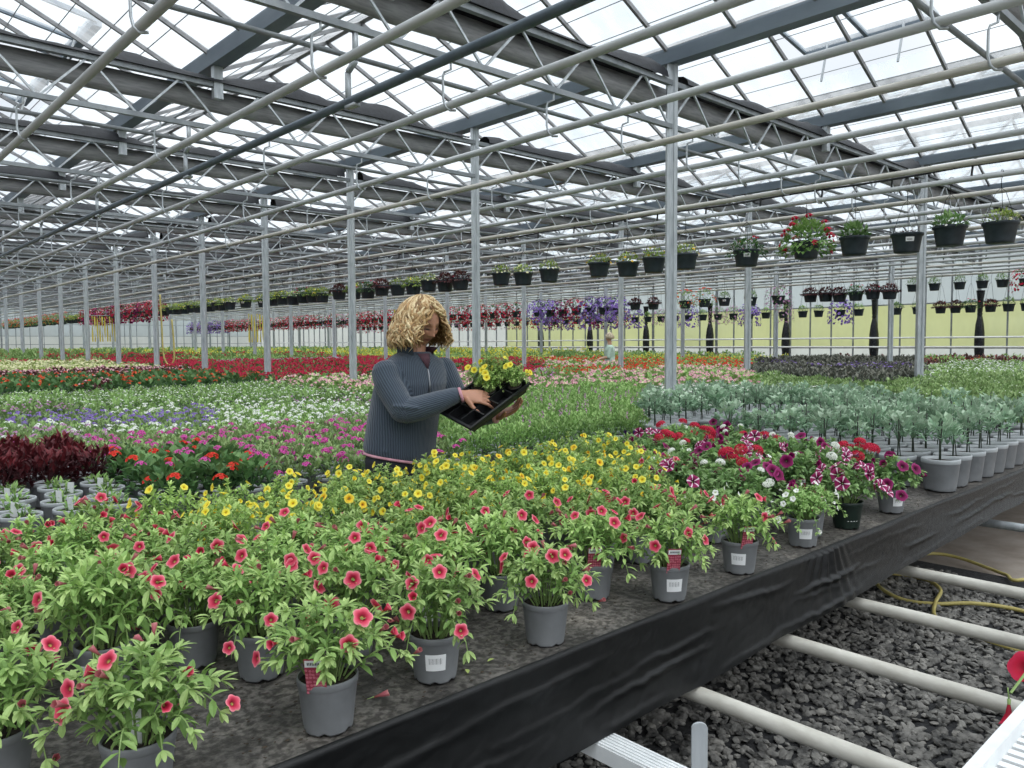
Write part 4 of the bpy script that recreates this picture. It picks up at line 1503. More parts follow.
# kind: pot radius, pot height, plant radius, plant height, leaves, leaf length / width, leaf material, bloom list [(n, size, style, material)], plain words
KINDS = {
    'seedling': (0.078, 0.125, 0.05, 0.05, 26, 0.04, 0.014, 'bright', [], 'freshly potted seedling', 'potted_seedling'),
    'coleus': (0.072, 0.12, 0.14, 0.17, 170, 0.055, 0.022, 'coleus', [], 'dark red coleus', 'potted_coleus'),
    'orange_geranium': (0.068, 0.115, 0.13, 0.16, 90, 0.05, 0.04, 'deep', [(2, 0.032, 'head', 'scarlet'), (1, 0.024, 'head', 'magenta')], 'orange red geranium', 'potted_geranium'),
    'magenta_verbena': (0.066, 0.115, 0.14, 0.13, 120, 0.04, 0.018, 'verbena', [(4, 0.024, 'head', 'magenta')], 'magenta verbena', 'potted_verbena'),
    'purple_verbena': (0.066, 0.115, 0.13, 0.12, 90, 0.04, 0.018, 'verbena', [(5, 0.021, 'head', 'purple')], 'lilac purple verbena', 'potted_verbena'),
    'mauve_verbena': (0.066, 0.115, 0.13, 0.12, 90, 0.04, 0.018, 'verbena', [(5, 0.019, 'head', 'mauve')], 'mauve pink verbena', 'potted_verbena'),
    'white_verbena': (0.066, 0.115, 0.13, 0.12, 90, 0.04, 0.018, 'bright', [(6, 0.021, 'head', 'white')], 'white verbena', 'potted_verbena'),
    'green_diascia': (0.066, 0.115, 0.12, 0.20, 190, 0.036, 0.016, 'bright', [(1, 0.013, 'spike', 'mauve')], 'tall green diascia with few blooms', 'potted_diascia'),
    'tiny_white': (0.066, 0.115, 0.13, 0.13, 100, 0.04, 0.018, 'bright', [(14, 0.010, 'disc', 'white')], 'green bedding plant with tiny white flowers', 'white_speckled_plant'),
    'blue_green': (0.095, 0.17, 0.115, 0.14, 56, 0.046, 0.04, 'blue', [], 'blue-green plant in a large grey pot', 'potted_sapling'),
    'silver_white': (0.07, 0.12, 0.13, 0.17, 90, 0.04, 0.02, 'blue', [(16, 0.014, 'disc', 'white')], 'silvery plant topped with white flowers', 'silvery_plant'),
    'pink_geranium': (0.068, 0.115, 0.15, 0.17, 80, 0.05, 0.04, 'bright', [(6, 0.034, 'head', 'pink'), (2, 0.03, 'head', 'cream')], 'pale pink geranium', 'pink_geranium'),
    'begonia': (0.07, 0.12, 0.17, 0.19, 80, 0.075, 0.045, 'deep', [(2, 0.04, 'head', 'orange')], 'bushy green begonia with orange blooms', 'potted_begonia'),
    'maroon_begonia': (0.07, 0.12, 0.17, 0.19, 80, 0.06, 0.045, 'maroon', [(5, 0.03, 'head', 'pink')], 'bronze leaved begonia with pink blooms', 'potted_begonia'),
    'crimson': (0.07, 0.12, 0.17, 0.18, 70, 0.06, 0.035, 'deep', [(11, 0.034, 'head', 'crimson'), (3, 0.03, 'head', 'red')], 'crimson bedding geranium', 'crimson_geranium'),
    'red_geranium': (0.07, 0.12, 0.17, 0.18, 70, 0.06, 0.04, 'bright', [(8, 0.036, 'head', 'scarlet')], 'scarlet geranium', 'scarlet_geranium'),
    'dark_leaf': (0.07, 0.12, 0.17, 0.20, 120, 0.06, 0.026, 'dark', [], 'dark purple-green foliage plant', 'potted_foliage_plant'),
    'violet_top': (0.07, 0.12, 0.17, 0.20, 100, 0.06, 0.026, 'dark', [(10, 0.025, 'disc', 'purple')], 'dark foliage plant with violet flowers', 'potted_foliage_plant'),
    'small_green': (0.066, 0.115, 0.14, 0.14, 110, 0.04, 0.02, 'verbena', [(2, 0.008, 'disc', 'white')], 'small leaved bright green bedding plant', 'small_leaved_plant'),
    'white_dot': (0.066, 0.115, 0.15, 0.16, 80, 0.05, 0.025, 'bright', [(16, 0.018, 'disc', 'white')], 'green bedding plant dotted with white', 'white_dotted_plant'),
    'cream': (0.07, 0.12, 0.17, 0.2, 60, 0.06, 0.03, 'lime', [(16, 0.03, 'disc', 'cream')], 'cream flowered bedding plant', 'cream_flowered_plant'),
    'yellow_far': (0.07, 0.12, 0.17, 0.24, 60, 0.06, 0.03, 'lime', [(4, 0.03, 'head', 'yellow')], 'yellow flowered bedding plant', 'yellow_flowered_plant'),
    'green_far': (0.07, 0.12, 0.18, 0.28, 80, 0.06, 0.03, 'bright', [], 'tall green bedding plant', 'tall_green_plant'),
    'bronze_far': (0.07, 0.12, 0.18, 0.26, 80, 0.06, 0.03, 'maroon', [(3, 0.02, 'disc', 'orange')], 'bronze tinted bedding plant', 'bronze_plant'),
    'pink_far': (0.07, 0.12, 0.17, 0.2, 60, 0.06, 0.03, 'bright', [(12, 0.034, 'head', 'mauve')], 'mauve pink bedding plant far back', 'mauve_flowered_plant'),
}
MID, FAR = {}, {}
for ki, (kn, (pr, ph, rad, h, nl, L, W, lm, bl, words_, nm)) in enumerate(KINDS.items()):
    base = ph * 0.9
    pots = pot_mb(pr, ph, 0.8, 16, 0, 1).mesh('pot', [M['pot'], M['pot_rim']], True)
    soil = soil_mb(pr * 0.94, ph * 0.9, 10).mesh('soil', [M['soil']], True)
    vs3 = []
    for v in range(3):
        f = fol_mid(1000 + ki * 10 + v, nl, rad, h, base, L, W)
        bm_, mats_ = None, []
        for bi, (n_, s_, st_, pm_) in enumerate(bl):
            b_ = bloom_mid(2000 + ki * 10 + v + bi * 77, n_, rad * 0.95, h, base, s_, st_, bi)
            bm_ = b_ if bm_ is None else bm_.join(b_)
            mats_.append(PET[pm_])
        far = MB()
        far.join(pot_mb(pr, ph, 0.8, 8), m=0)
        k_ = 0.62
        far.join(fol_mid(3000 + ki * 10 + v, max(24, int(nl * 0.42)), rad, h, base, L * 1.45, W * 1.5), m=1)
        for bi, (n_, s_, st_, pm_) in enumerate(bl):
            bb = MB()
            rr_ = random.Random(4000 + ki * 10 + v + bi)
            for q in range(n_):
                el, az = math.acos(1 - rr_.random() * 0.7), rr_.uniform(0, 6.28)
                d = Vector((math.sin(el) * math.cos(az), math.sin(el) * math.sin(az), math.cos(el)))
                p = Vector((d.x * rad, d.y * rad, base + d.z * h * 1.05))
                if st_ == 'disc':
                    disc(bb, p, d + Vector((0, 0, 0.4)), s_ * 1.1, 0, 3)
                else:
                    for w_ in range(4):
                        dd = Vector((math.cos(w_ * 2.1), math.sin(w_ * 2.1), 0.9))
                        disc(bb, p + dd * s_ * 0.5, dd, s_ * 0.62, 0, 3)
            far.join(bb, m=2 + bi)
        mats_far = [M['pot'], LEAF[lm]] + [PET[b[3]] for b in bl]
        vs3.append((f.mesh('foliage', [LEAF[lm]]), bm_.mesh('blossom', mats_) if bm_ else None, far, far.mesh(nm, mats_far)))
    MID[kn] = (pots, soil, vs3)
    FAR[kn] = mats_far

DARK = [(11.2, 4.6), (13.6, 8.1), (20.3, 11.6), (24.4, 12.6), (24.4, 8.6), (14.4, 5.0)]


def kind_at(x, y):
    n = nz(x * 0.9, y * 0.9, 3.3)
    n2 = nz(x * 0.35, y * 0.35, 8.8)
    if x < 9.0:
        if y < 3.0:
            return 'blue_green' if x < 6.9 else 'small_green'
        if y < 7.9:
            if x < 1.12 and y < 4.22:
                return 'seedling'
            if x < 1.22 and 4.2 < y < 5.3:
                return 'coleus'
            if 1.12 <= x < 1.75 and y < 4.55:
                return 'orange_geranium'
            if y < 0.775 * x:
                if x > 5.2 and y > 4.1:
                    return 'silver_white' if y < 6.0 else 'pink_geranium'
                return 'blue_green' if y < 4.7 else 'silver_white'
            if x > 2.75 + (y - 3.5) * 0.62 and y < 6.7:
                return 'green_diascia'
            if x > 4.9:
                return 'pink_geranium'
            if x > 2.9 and y > 5.4:
                return 'white_verbena' if n > -0.25 else 'mauve_verbena'
            if y < 5.6:
                return 'magenta_verbena' if n < 0.28 else 'mauve_verbena'
            return 'purple_verbena' if n > 0.24 else ('white_verbena' if n > -0.22 else 'mauve_verbena')
        if y < 11.7:
            if x > 5.3:
                return 'pink_geranium'
            return 'tiny_white' if n2 < 0.3 or y > 9.3 else 'mauve_verbena'
        if y < 19:
            if x > 5.5 + (y - 12) * 0.12:
                return 'crimson'
            if y > 16.2:
                return 'maroon_begonia'
            return 'begonia' if n > -0.3 else 'maroon_begonia'
        if y < 27:
            return 'cream' if x < 6.6 else 'crimson'
        return 'crimson' if n2 > -0.1 else 'green_far'
    if inside((x, y), DARK):
        return 'violet_top' if (n > 0.3 and x > 15) else 'dark_leaf'
    if y < 4.7 and x < 15:
        return 'small_green'
    if 13.5 < x < 22 and y < 6.6:
        return 'white_dot'
    if x < 13.5 and y < 9.2:
        return 'pink_geranium' if y > 0.62 * x - 0.5 else 'small_green'
    if y > 0.95 * x + 0.6:
        if x < 14 and y < 27:
            return 'crimson' if y < 22 else ('pink_far' if y < 24.5 else 'green_far')
        if y < 33 and n2 > -0.15:
            return 'crimson' if x < 16 else 'yellow_far'
        return 'green_far' if n > 0 else 'yellow_far'
    if 10 < x < 18.5 and y < 19:
        return 'red_geranium' if n2 > -0.28 else 'pink_geranium'
    if x > 18.5:
        v = nz(x * 0.5, y * 0.22, 5.5)
        return 'yellow_far' if v > 0.22 else ('bronze_far' if v < -0.2 else 'green_far')
    return 'green_far' if n > 0 else 'pink_far'


SPACING = {'blue_green': 0.215, 'seedling': 0.185, 'dark_leaf': 0.26, 'begonia': 0.27}
BLOCK = {  # what tells one block of look-alikes from the others
    'seedling': 'in the pale rimmed pots before the coleus', 'coleus': 'in the red block behind the seedling pots', 'orange_geranium': 'between the coleus and the woman',
    'magenta_verbena': 'in the block left of the woman', 'purple_verbena': 'in the mixed verbena block on the second bench', 'mauve_verbena': 'in the mixed verbena block behind the magenta ones',
    'white_verbena': 'in the pale block behind the woman', 'green_diascia': 'in the block right of the tray', 'tiny_white': 'in the block before the begonias', 'blue_green': 'in the big pot rows at the bench end',
    'silver_white': 'behind the big pot rows', 'pink_geranium': 'in the block before the scarlet flowers', 'begonia': 'in the dense row before the crimson flowers', 'maroon_begonia': 'behind the green begonias',
    'crimson': 'in the long red band by the columns', 'red_geranium': 'in the red band right of the woman', 'dark_leaf': 'in the dark block before the side wall', 'violet_top': 'at the back of the dark block',
    'small_green': 'in the block before the dark foliage', 'white_dot': 'in the block right of the dark foliage', 'cream': 'in the band before the end wall', 'yellow_far': 'in the band along the side wall',
    'green_far': 'near the far glass walls', 'bronze_far': 'near the yellow-green side wall', 'pink_far': 'behind the long red band'}
CAP = 190
spots = {}
RP = random.Random(77)


def column_near(x, y):
    cx = (x - 6.45) % (2 * GUT)
    cy = (y - TRU0) % TRU
    r_ = 0.24 if math.hypot(x, y) < 14 else 0.34
    return min(cx, 2 * GUT - cx) < r_ and min(cy, TRU - cy) < r_


def lay(x0, x1, y0, y1, step_mul=1.0):
    y = y0
    while y < y1:
        x, row_ = x0, int((y - y0) * 10)
        while x < x1:
            k = kind_at(x, y)
            dist = math.hypot(x, y)
            st = SPACING.get(k, 0.2) * (1.0 if dist < 8 else 1.25 if dist < 14 else 1.6 if dist < 32 else 2.4)
            if 12.4 < y < 13.5 and 9.3 < x or column_near(x, y):
                x += 0.1
                continue
            if in_view(x, y, 0.9, 50):
                jx, jy = (0.008, 0.008) if k in ('blue_green', 'seedling') else (0.03, 0.03)
                spots.setdefault(k, []).append((x + RP.uniform(-jx, jx), y + RP.uniform(-jy, jy)))
                x += st
            else:
                x += 0.25
        d0 = math.hypot(max(x0, 0.6 * y), y)
        y += (0.2 if d0 < 8 else 0.25 if d0 < 14 else 0.32 if d0 < 32 else 0.48) * step_mul
    return


lay(4.47, 8.9, 1.475, 2.9, 1.07)
lay(0.2, 8.9, 3.6, 7.85)
lay(0.2, 8.9, 8.4, 11.55)
lay(0.2, 8.9, 12.2, 57.8)
lay(9.35, 24.5, 1.45, 57.8)


def merged(name, items, mats):
    """One mesh of many plants, for the mass that nobody could count."""
    V, LT, LS, MI, AG, RD = [], [], [], [], [], []
    off = 0
    for tpl, x, y, z, a, s in items:
        v = tpl['v'] * s
        ca, sa = math.cos(a), math.sin(a)
        V.append(np.stack([v[:, 0] * ca - v[:, 1] * sa + x, v[:, 0] * sa + v[:, 1] * ca + y, v[:, 2] + z], 1))
        LT.append(tpl['lt'] + off)
        LS.append(tpl['n'])
        MI.append(tpl['m'])
        AG.append(tpl['a'])
        RD.append(tpl['r'])
        off += len(v)
    V, LT, LS, MI, AG, RD = [np.concatenate(q) for q in (V, LT, LS, MI, AG, RD)]
    me = bpy.data.meshes.new(name)
    me.vertices.add(len(V))
    me.vertices.foreach_set('co', V.astype(np.float32).ravel())
    me.loops.add(len(LT))
    me.loops.foreach_set('vertex_index', LT.astype(np.int32))
    me.polygons.add(len(LS))
    me.polygons.foreach_set('loop_start', np.concatenate([[0], np.cumsum(LS)[:-1]]).astype(np.int32))
    for x in mats:
        me.materials.append(x)
    me.polygons.foreach_set('material_index', MI.astype(np.int32))
    me.attributes.new('age', 'FLOAT', 'FACE').data.foreach_set('value', AG.astype(np.float32))
    me.attributes.new('rad', 'FLOAT', 'POINT').data.foreach_set('value', RD.astype(np.float32))
    me.update(calc_edges=True)
    me.validate()
    return me


def as_np(mb):
    return {'v': np.array(mb.v, float), 'lt': np.array([i for q in mb.f for i in q]), 'n': np.array([len(q) for q in mb.f]), 'm': np.array(mb.m), 'a': np.array(mb.a), 'r': np.array(mb.r)}


n_tot = 0
for k, pts in spots.items():
    pr, ph, rad, h, nl, L, W, lm, bl, words_, nm = KINDS[k]
    pts.sort(key=lambda p: p[0] * FW.x + p[1] * FW.y)
    pots, soil, vs3 = MID[k]
    label0 = f'{words_} {BLOCK[k]}'
    grp = f'{words_}s {BLOCK[k]}'
    n_tot += len(pts)
    for i, (x, y) in enumerate(pts[:CAP]):
        dist = math.hypot(x, y)
        s = RP.uniform(0.9, 1.1)
        v = vs3[RP.randrange(3)]
        lab_ = label0
        if i < 3 and k != 'blue_green':
            lab_ = f'{["nearest", "second nearest", "third nearest"][i]} {words_} {BLOCK[k]}'
        if dist > 8.2:
            o = link(nm, v[3], None, (x, y, BENCH))
            o.rotation_euler = (0, 0, RP.uniform(0, 6.28))
            o.scale = (s, s, s)
            tag(o, lab_, 'potted plant', grp)
            continue
        t = root(nm, (x, y, BENCH), lab_, 'potted plant', grp, RP.uniform(0, 6.28))
        link('pot', pots, t)
        if dist < 5.2:
            link('soil', soil, t)
        f = link('foliage', v[0], t)
        if k == 'blue_green':
            q_ = RP.uniform(0.7, 1.12)
            f.scale = (q_, q_, RP.uniform(0.75, 1.15))
            f.location = (0, 0, 0.10)
            mbs = MB()
            if i == 0:
                mbs.tube([(0, 0, 0.1), (0.004, 0, 0.25), (0, 0.004, 0.37)], 0.004, 6)
                mbs.tube([(0.02, 0.01, 0.1), (0.01, 0.0, 0.25), (0.02, 0.0, 0.34)], 0.003, 5)
                cane_me = mbs.mesh('cane', [M['cane']], True)
            link('cane', cane_me, t)
        if v[1] is not None:
            link('blossom', v[1], t)
        if k == 'seedling' and RP.random() < 0.4:
            c = link('plant_label', white_tag_me, t)
            c.location = (0.03, 0, ph * 0.7)
            c.rotation_euler = (0.2, 0.1, RP.uniform(-0.5, 0.5) - t.rotation_euler.z - 0.7)
    rest = pts[CAP:]
    if rest:
        tp = [as_np(v[2]) for v in vs3]
        items = [(tp[RP.randrange(3)], x, y, BENCH, RP.uniform(0, 6.28), RP.uniform(0.9, 1.15) * (1.0 if math.hypot(x, y) < 14 else 1.12 if math.hypot(x, y) < 32 else 1.5)) for x, y in rest]
        me = merged(k + '_foliage', items, FAR[k])
        o = link(k + '_foliage', me)
        tag(o, f'mass of more {words_}s {BLOCK[k]}', 'bedding', kind='stuff')
print('plants beyond the front bench:', n_tot, {k: len(v) for k, v in spots.items()})

# the plants cut off on the tray bench at the lower right
t = root('potted_petunia', (2.22, 0.30, 0.648), 'red trumpet petunia hanging over the white tray rim', 'potted plant')
link('pot', pot_me, t)
link('soil', soil_me, t)
link('foliage', FOL['pet'][0][0], t).scale = (0.8, 0.8, 0.7)
redset = flower_set('red', 0.03, 0.1)
for (p, d, c) in (((-0.12, 0.20, 0.06), (-0.75, 0.25, 0.5), 0), ((-0.27, 0.19, -0.005), (-0.35, -0.1, -0.9), 1), ((0.0, 0.15, 0.2), (-0.3, -0.4, 0.8), 0), ((0.1, -0.05, 0.22), (0, -0.3, 0.9), 0)):
    o = link('flower', redset[c][0], t)
    o.matrix_local = orient(Vector(p), d, 0.4, 1.25)
mb = MB()
mb.tube([(-0.02, 0.03, 0.1), (-0.09, 0.1, 0.12), (-0.20, 0.17, 0.09), (-0.26, 0.19, 0.045)], 0.003, 6, 1)
mb.tube([(-0.02, 0.03, 0.1), (-0.06, 0.12, 0.12), (-0.11, 0.19, 0.05)], 0.003, 6, 1)
for q in range(8):
    leaf_fine(mb, (-0.04 - 0.02 * q, 0.06 + 0.014 * q, 0.105), (math.cos(q * 2.4), math.sin(q * 2.4), 0.5), 0.035, 0.013, 0.6, 0, RP)
build('trailing_stem', mb, [LEAF['petunia'], M['stem']], t)

# ------------------------------------------------------------------ hanging baskets
def basket_mb(r, h):
    prof = [(r * 0.70, 0.0), (r * 0.74, 0.004), (r * 0.77, h * 0.1), (r * 0.92, h * 0.82), (r * 0.95, h * 0.84), (r, h * 0.86), (r * 1.01, h * 0.97), (r, h), (r * 0.95, h), (r * 0.92, h * 0.9), (r * 0.7, h * 0.6)]
    mb = MB()
    mb.lathe(prof, 24, 0)
    return mb


BR, BH = 0.178, 0.225
bask_me = {1: basket_mb(BR, BH).mesh('basket_bowl', [M['pot_black']], True), 2: basket_mb(0.15, 0.2).mesh('basket_bowl', [M['pot_black']], True)}
bsoil = {1: soil_mb(BR * 0.93, BH * 0.9).mesh('soil', [M['soil']], True), 2: soil_mb(0.14, 0.18).mesh('soil', [M['soil']], True)}
mb = MB()
for a in (-0.35, 0.35):
    pass
vs = []
for i in range(7):
    a = -0.28 + 0.56 * i / 6
    for z in (0.12, 0.17):
        rr = BR * (0.77 + 0.15 * (z / BH - 0.1) / 0.72) + 0.002
        vs.append((rr * math.cos(a), rr * math.sin(a), z))
mb.add(vs, [(2 * i, 2 * i + 2, 2 * i + 3, 2 * i + 1) for i in range(6)], 0)
for q in range(7):
    a = -0.18 + 0.05 * q
    vs = []
    for z in (0.132, 0.15):
        rr = BR * (0.77 + 0.15 * (z / BH - 0.1) / 0.72) + 0.003
        vs += [(rr * math.cos(a), rr * math.sin(a), z), (rr * math.cos(a + 0.025), rr * math.sin(a + 0.025), z)]
    mb.add(vs, [(0, 1, 3, 2)], 1)
blabel_me = mb.mesh('bar_code_label', [M['sticker'], M['ink']])


def hang_mb(r, rise):
    mb = MB()
    for k in range(3):
        a = 2 * PI * k / 3 + 0.4
        mb.tube([(r * 0.97 * math.cos(a), r * 0.97 * math.sin(a), -0.01), (r * 0.3 * math.cos(a), r * 0.3 * math.sin(a), rise * 0.62), (0, 0, rise * 0.72)], 0.003, 5)
    mb.tube([(0, 0, rise * 0.7), (0, 0, rise * 0.9), (0.028, 0, rise * 0.97), (0.03, 0, rise + 0.03), (0, 0, rise + 0.045), (-0.03, 0, rise + 0.01)], 0.004, 6)
    return mb


# words, leaf material, leaf count, radius, height, leaf size, blooms, trailing depth
BK = {
    'pansy': ('small yellow pansies', 'lime', 70, 0.15, 0.13, (0.05, 0.024), [(9, 0.028, 'disc', 'gold')], 0),
    'yellow_pale': ('pale yellow flowers', 'lime', 80, 0.15, 0.13, (0.045, 0.022), [(16, 0.02, 'disc', 'cream')], 0),
    'lime': ('bright yellow-green foliage', 'lime', 110, 0.17, 0.13, (0.05, 0.024), [(12, 0.022, 'disc', 'yellow')], 0.04),
    'white_leafy': ('leafy green growth and small white flowers', 'petunia', 100, 0.16, 0.13, (0.07, 0.026), [(14, 0.014, 'disc', 'white')], 0),
    'leafy': ('leafy green growth', 'petunia', 110, 0.14, 0.16, (0.08, 0.03), [(1, 0.02, 'disc', 'scarlet')], 0),
    'stubble': ('only short dry stubble', 'maroon', 36, 0.13, 0.04, (0.03, 0.012), [], 0),
    'geranium': ('a big spreading red geranium', 'bright', 190, 0.24, 0.24, (0.06, 0.045), [(11, 0.052, 'head', 'red')], 0.14),
    'red_low': ('low red and bronze growth', 'deep', 120, 0.19, 0.14, (0.045, 0.024), [(5, 0.03, 'head', 'red')], 0.06),
    'maroon': ('dark maroon foliage', 'maroon', 110, 0.16, 0.13, (0.06, 0.026), [(3, 0.022, 'disc', 'crimson')], 0.02),
    'green': ('pale green growth', 'bright', 80, 0.14, 0.16, (0.05, 0.022), [(4, 0.014, 'disc', 'white')], 0),
    'crimson': ('a mound of crimson petunias', 'deep', 90, 0.24, 0.2, (0.05, 0.026), [(42, 0.036, 'disc', 'crimson'), (12, 0.034, 'disc', 'pink')], 0.22),
    'violet': ('a mound of violet petunias', 'deep', 90, 0.24, 0.2, (0.05, 0.026), [(52, 0.038, 'disc', 'purple')], 0.24),
    'magenta': ('a mound of dark magenta petunias', 'deep', 90, 0.24, 0.2, (0.05, 0.026), [(46, 0.036, 'disc', 'wine'), (10, 0.03, 'disc', 'magenta')], 0.22),
    'pinkred': ('pink and red trailing flowers', 'deep', 110, 0.22, 0.18, (0.05, 0.026), [(26, 0.032, 'disc', 'red'), (12, 0.03, 'disc', 'pink')], 0.2),
    'palepink': ('pale pink trailing flowers', 'verbena', 90, 0.22, 0.16, (0.045, 0.024), [(34, 0.024, 'disc', 'mauve')], 0.2),
    'orange': ('orange red flowers and green leaves', 'bright', 110, 0.25, 0.24, (0.05, 0.026), [(14, 0.04, 'head', 'orange')], 0.16),
}
BKM = {}


def basket_plants(kind, v):
    key = (kind, v)
    if key in BKM:
        return BKM[key]
    words_, lm, nl, rad, h, (L, W), bl, tr = BK[kind]
    rad, h, nl, L, W = rad * 1.28, h * 1.3, int(nl * 1.35), L * 1.15, W * 1.15
    if tr >= 0.2:   # the lush trailing ones
        rad, h, tr = rad * 1.2, h * 1.35, tr * 1.7
        bl = [(int(n_ * 1.4), s_ * 1.25, st_, pm_) for n_, s_, st_, pm_ in bl]
    r = random.Random(sum(map(ord, kind)) * 7 + v)
    f = fol_mid(r.randrange(9999), nl, rad, h, 0.0, L, W)
    if tr > 0:   # growth that spills over the rim
        for i in range(int(nl * 0.8)):
            a, q = r.uniform(0, 6.28), r.uniform(0, 1)
            p = Vector((math.cos(a), math.sin(a), 0)) * (rad * (0.82 + 0.25 * r.random()))
            p.z = -tr * q
            leaf_plain(f, p, (math.cos(a), math.sin(a), r.uniform(-0.8, 0.3)), L, W, r.random() * 0.7, 0)
    bm_, mats_ = None, []
    for bi, (n_, s_, st_, pm_) in enumerate(bl):
        b_ = bloom_mid(r.randrange(9999), n_, rad * 1.02, h, 0.0, s_, st_, bi, top=0.0)
        if tr > 0.1:
            for i in range(int(n_ * 0.9)):
                a, q = r.uniform(0, 6.28), r.uniform(0, 1)
                p = Vector((math.cos(a), math.sin(a), 0)) * (rad * (1.0 + 0.1 * r.random()))
                p.z = -tr * q
                disc(b_, p, (math.cos(a), math.sin(a), 0.25), s_ * (0.95 if st_ == 'disc' else 0.8), bi)
        bm_ = b_ if bm_ is None else bm_.join(b_)
        mats_.append(PET[pm_])
    BKM[key] = (f.mesh('foliage', [LEAF[lm]]), bm_.mesh('blossom', mats_) if bm_ else None)
    return BKM[key]


HANG = {}
RH = random.Random(5)


def basket(x, y, zrim, pipe_z, kind, size, label, group, sticker=False):
    h = BH if size == 1 else 0.2
    t = root('hanging_basket', (x, y, zrim - h), label, 'hanging basket', group, RH.uniform(0, 6.28))
    b = link('basket_bowl', bask_me[size], t)
    f_, b_ = basket_plants(kind, RH.randrange(2))
    f = link('foliage', f_, t, (0, 0, h * 0.92))
    if size == 2:
        f.scale = (0.95, 0.95, 1.0)
    if b_ is not None:
        o = link('blossom', b_, t, (0, 0, h * 0.92))
        if size == 2:
            o.scale = (0.95, 0.95, 1.0)
    if size == 1:
        link('soil', bsoil[size], t)
    key = (size, round(pipe_z - zrim, 2))
    if key not in HANG:
        HANG[key] = hang_mb(BR if size == 1 else 0.15, pipe_z - zrim).mesh('hanger', [M['black_hose']], True)
    link('hanger', HANG[key], t, (0, 0, h))
    if sticker:
        s = link('bar_code_label', blabel_me, b)
        s.rotation_euler = (0, 0, math.atan2(-FW.y, -FW.x) - t.rotation_euler.z - 0.25)


row1 = [(2.62, 'yellow_pale'), (3.12, 'white_leafy'), (3.58, 'stubble'), (4.19, 'leafy'), (4.81, 'geranium'), (5.66, 'red_low'), (6.65, 'pansy'), (7.22, 'pansy'), (7.72, 'pansy'), (8.31, 'pansy'),
        (9.44, 'yellow_pale'), (10.09, 'yellow_pale'), (10.68, 'yellow_pale'), (11.87, 'maroon'), (12.36, 'maroon'), (12.9, 'yellow_pale'), (13.45, 'lime'), (14.02, 'yellow_pale'), (14.64, 'maroon'), (15.21, 'red_low'),
        (15.8, 'lime'), (16.48, 'maroon'), (17.29, 'lime'), (17.79, 'lime'), (18.26, 'red_low'), (18.8, 'yellow_pale'), (19.42, 'lime'), (20.0, 'lime'), (20.55, 'lime'), (21.72, 'lime'),
        (22.83, 'yellow_pale'), (23.3, 'lime'), (23.8, 'yellow_pale'), (24.34, 'lime'), (25.3, 'lime'), (25.9, 'yellow_pale'), (26.5, 'lime'), (27.2, 'lime'), (27.8, 'yellow_pale'), (28.4, 'lime'),
        (29.2, 'crimson')] + \
       [(29.9 + 0.7 * i, ('crimson', 'magenta', 'crimson', 'pinkred', 'magenta')[i % 5]) for i in range(13)] + [(39.0 + 0.7 * i, 'lime' if i < 4 else 'orange') for i in range(26)]
for i, (y, k) in enumerate(row1):
    basket(9.6, y, 2.745 + 0.02 * math.sin(i * 2.2), 3.26, k, 1, f'hanging basket with {BK[k][0]}, {ordinal(i)} from the right, nearest row', 'baskets in the nearest hanging row', k == 'stubble' or i in (5, 28, 29))

row2 = [(7.47, 'maroon'), (7.86, 'maroon'), (8.27, 'red_low'), (8.67, 'maroon'), (9.02, 'maroon'), (9.42, 'maroon'), (10.3, 'palepink'), (11.11, 'green'), (11.92, 'green'), (12.56, 'orange'), (13.21, 'orange'),
        (14.35, 'maroon'), (15.04, 'maroon'), (15.75, 'violet'), (16.3, 'violet'), (16.9, 'violet'), (17.5, 'crimson'), (18.1, 'magenta'), (18.7, 'violet'), (19.3, 'violet')] + \
       [(20.4 + 0.62 * i, ('pinkred', 'crimson', 'pinkred', 'palepink')[(i * i + i // 3) % 4] if i < 42 else ('violet', 'palepink')[i % 2]) for i in range(51)]
for i, (y, k) in enumerate(row2):
    basket(19.07, y, (2.68 if i < 13 else 2.60) + 0.015 * math.sin(i * 1.7), 3.26, k, 1, f'basket with {BK[k][0]}, {ordinal(i)} from the right, middle hanging row', 'baskets in the middle hanging row', i in (7, 8))
rowa = [(8.56, 'green'), (7.98, 'green'), (7.34, 'green'), (6.79, 'green'), (6.32, 'green'), (5.8, 'pinkred')]
for i, (y, k) in enumerate(sorted(rowa)):
    basket(23.45, y, 3.06, 3.26, k, 2, f'small basket with {BK[k][0]}, {ordinal(i)} from the right, upper back row', 'small baskets high in the back row')
rowb = [(5.75, 'green'), (6.16, 'green'), (6.58, 'maroon'), (7.06, 'red_low'), (7.43, 'maroon'), (7.81, 'maroon'), (8.41, 'green'), (8.98, 'white_leafy'), (10.07, 'green'), (10.62, 'violet'), (11.31, 'green'), (11.83, 'green')] + \
       [(12.5 + 0.6 * i, ('palepink', 'green', 'violet', 'palepink')[i % 4] if i < 11 else ('violet', 'magenta', 'violet', 'pinkred')[i % 4] if i < 20 else ('pinkred', 'palepink', 'green')[i % 3]) for i in range(44)]
for i, (y, k) in enumerate(rowb):
    basket(23.45, y, 2.42, 3.26, k, 2, f'basket with {BK[k][0]}, {ordinal(i)} from the right, lower back row', 'baskets low in the back row')

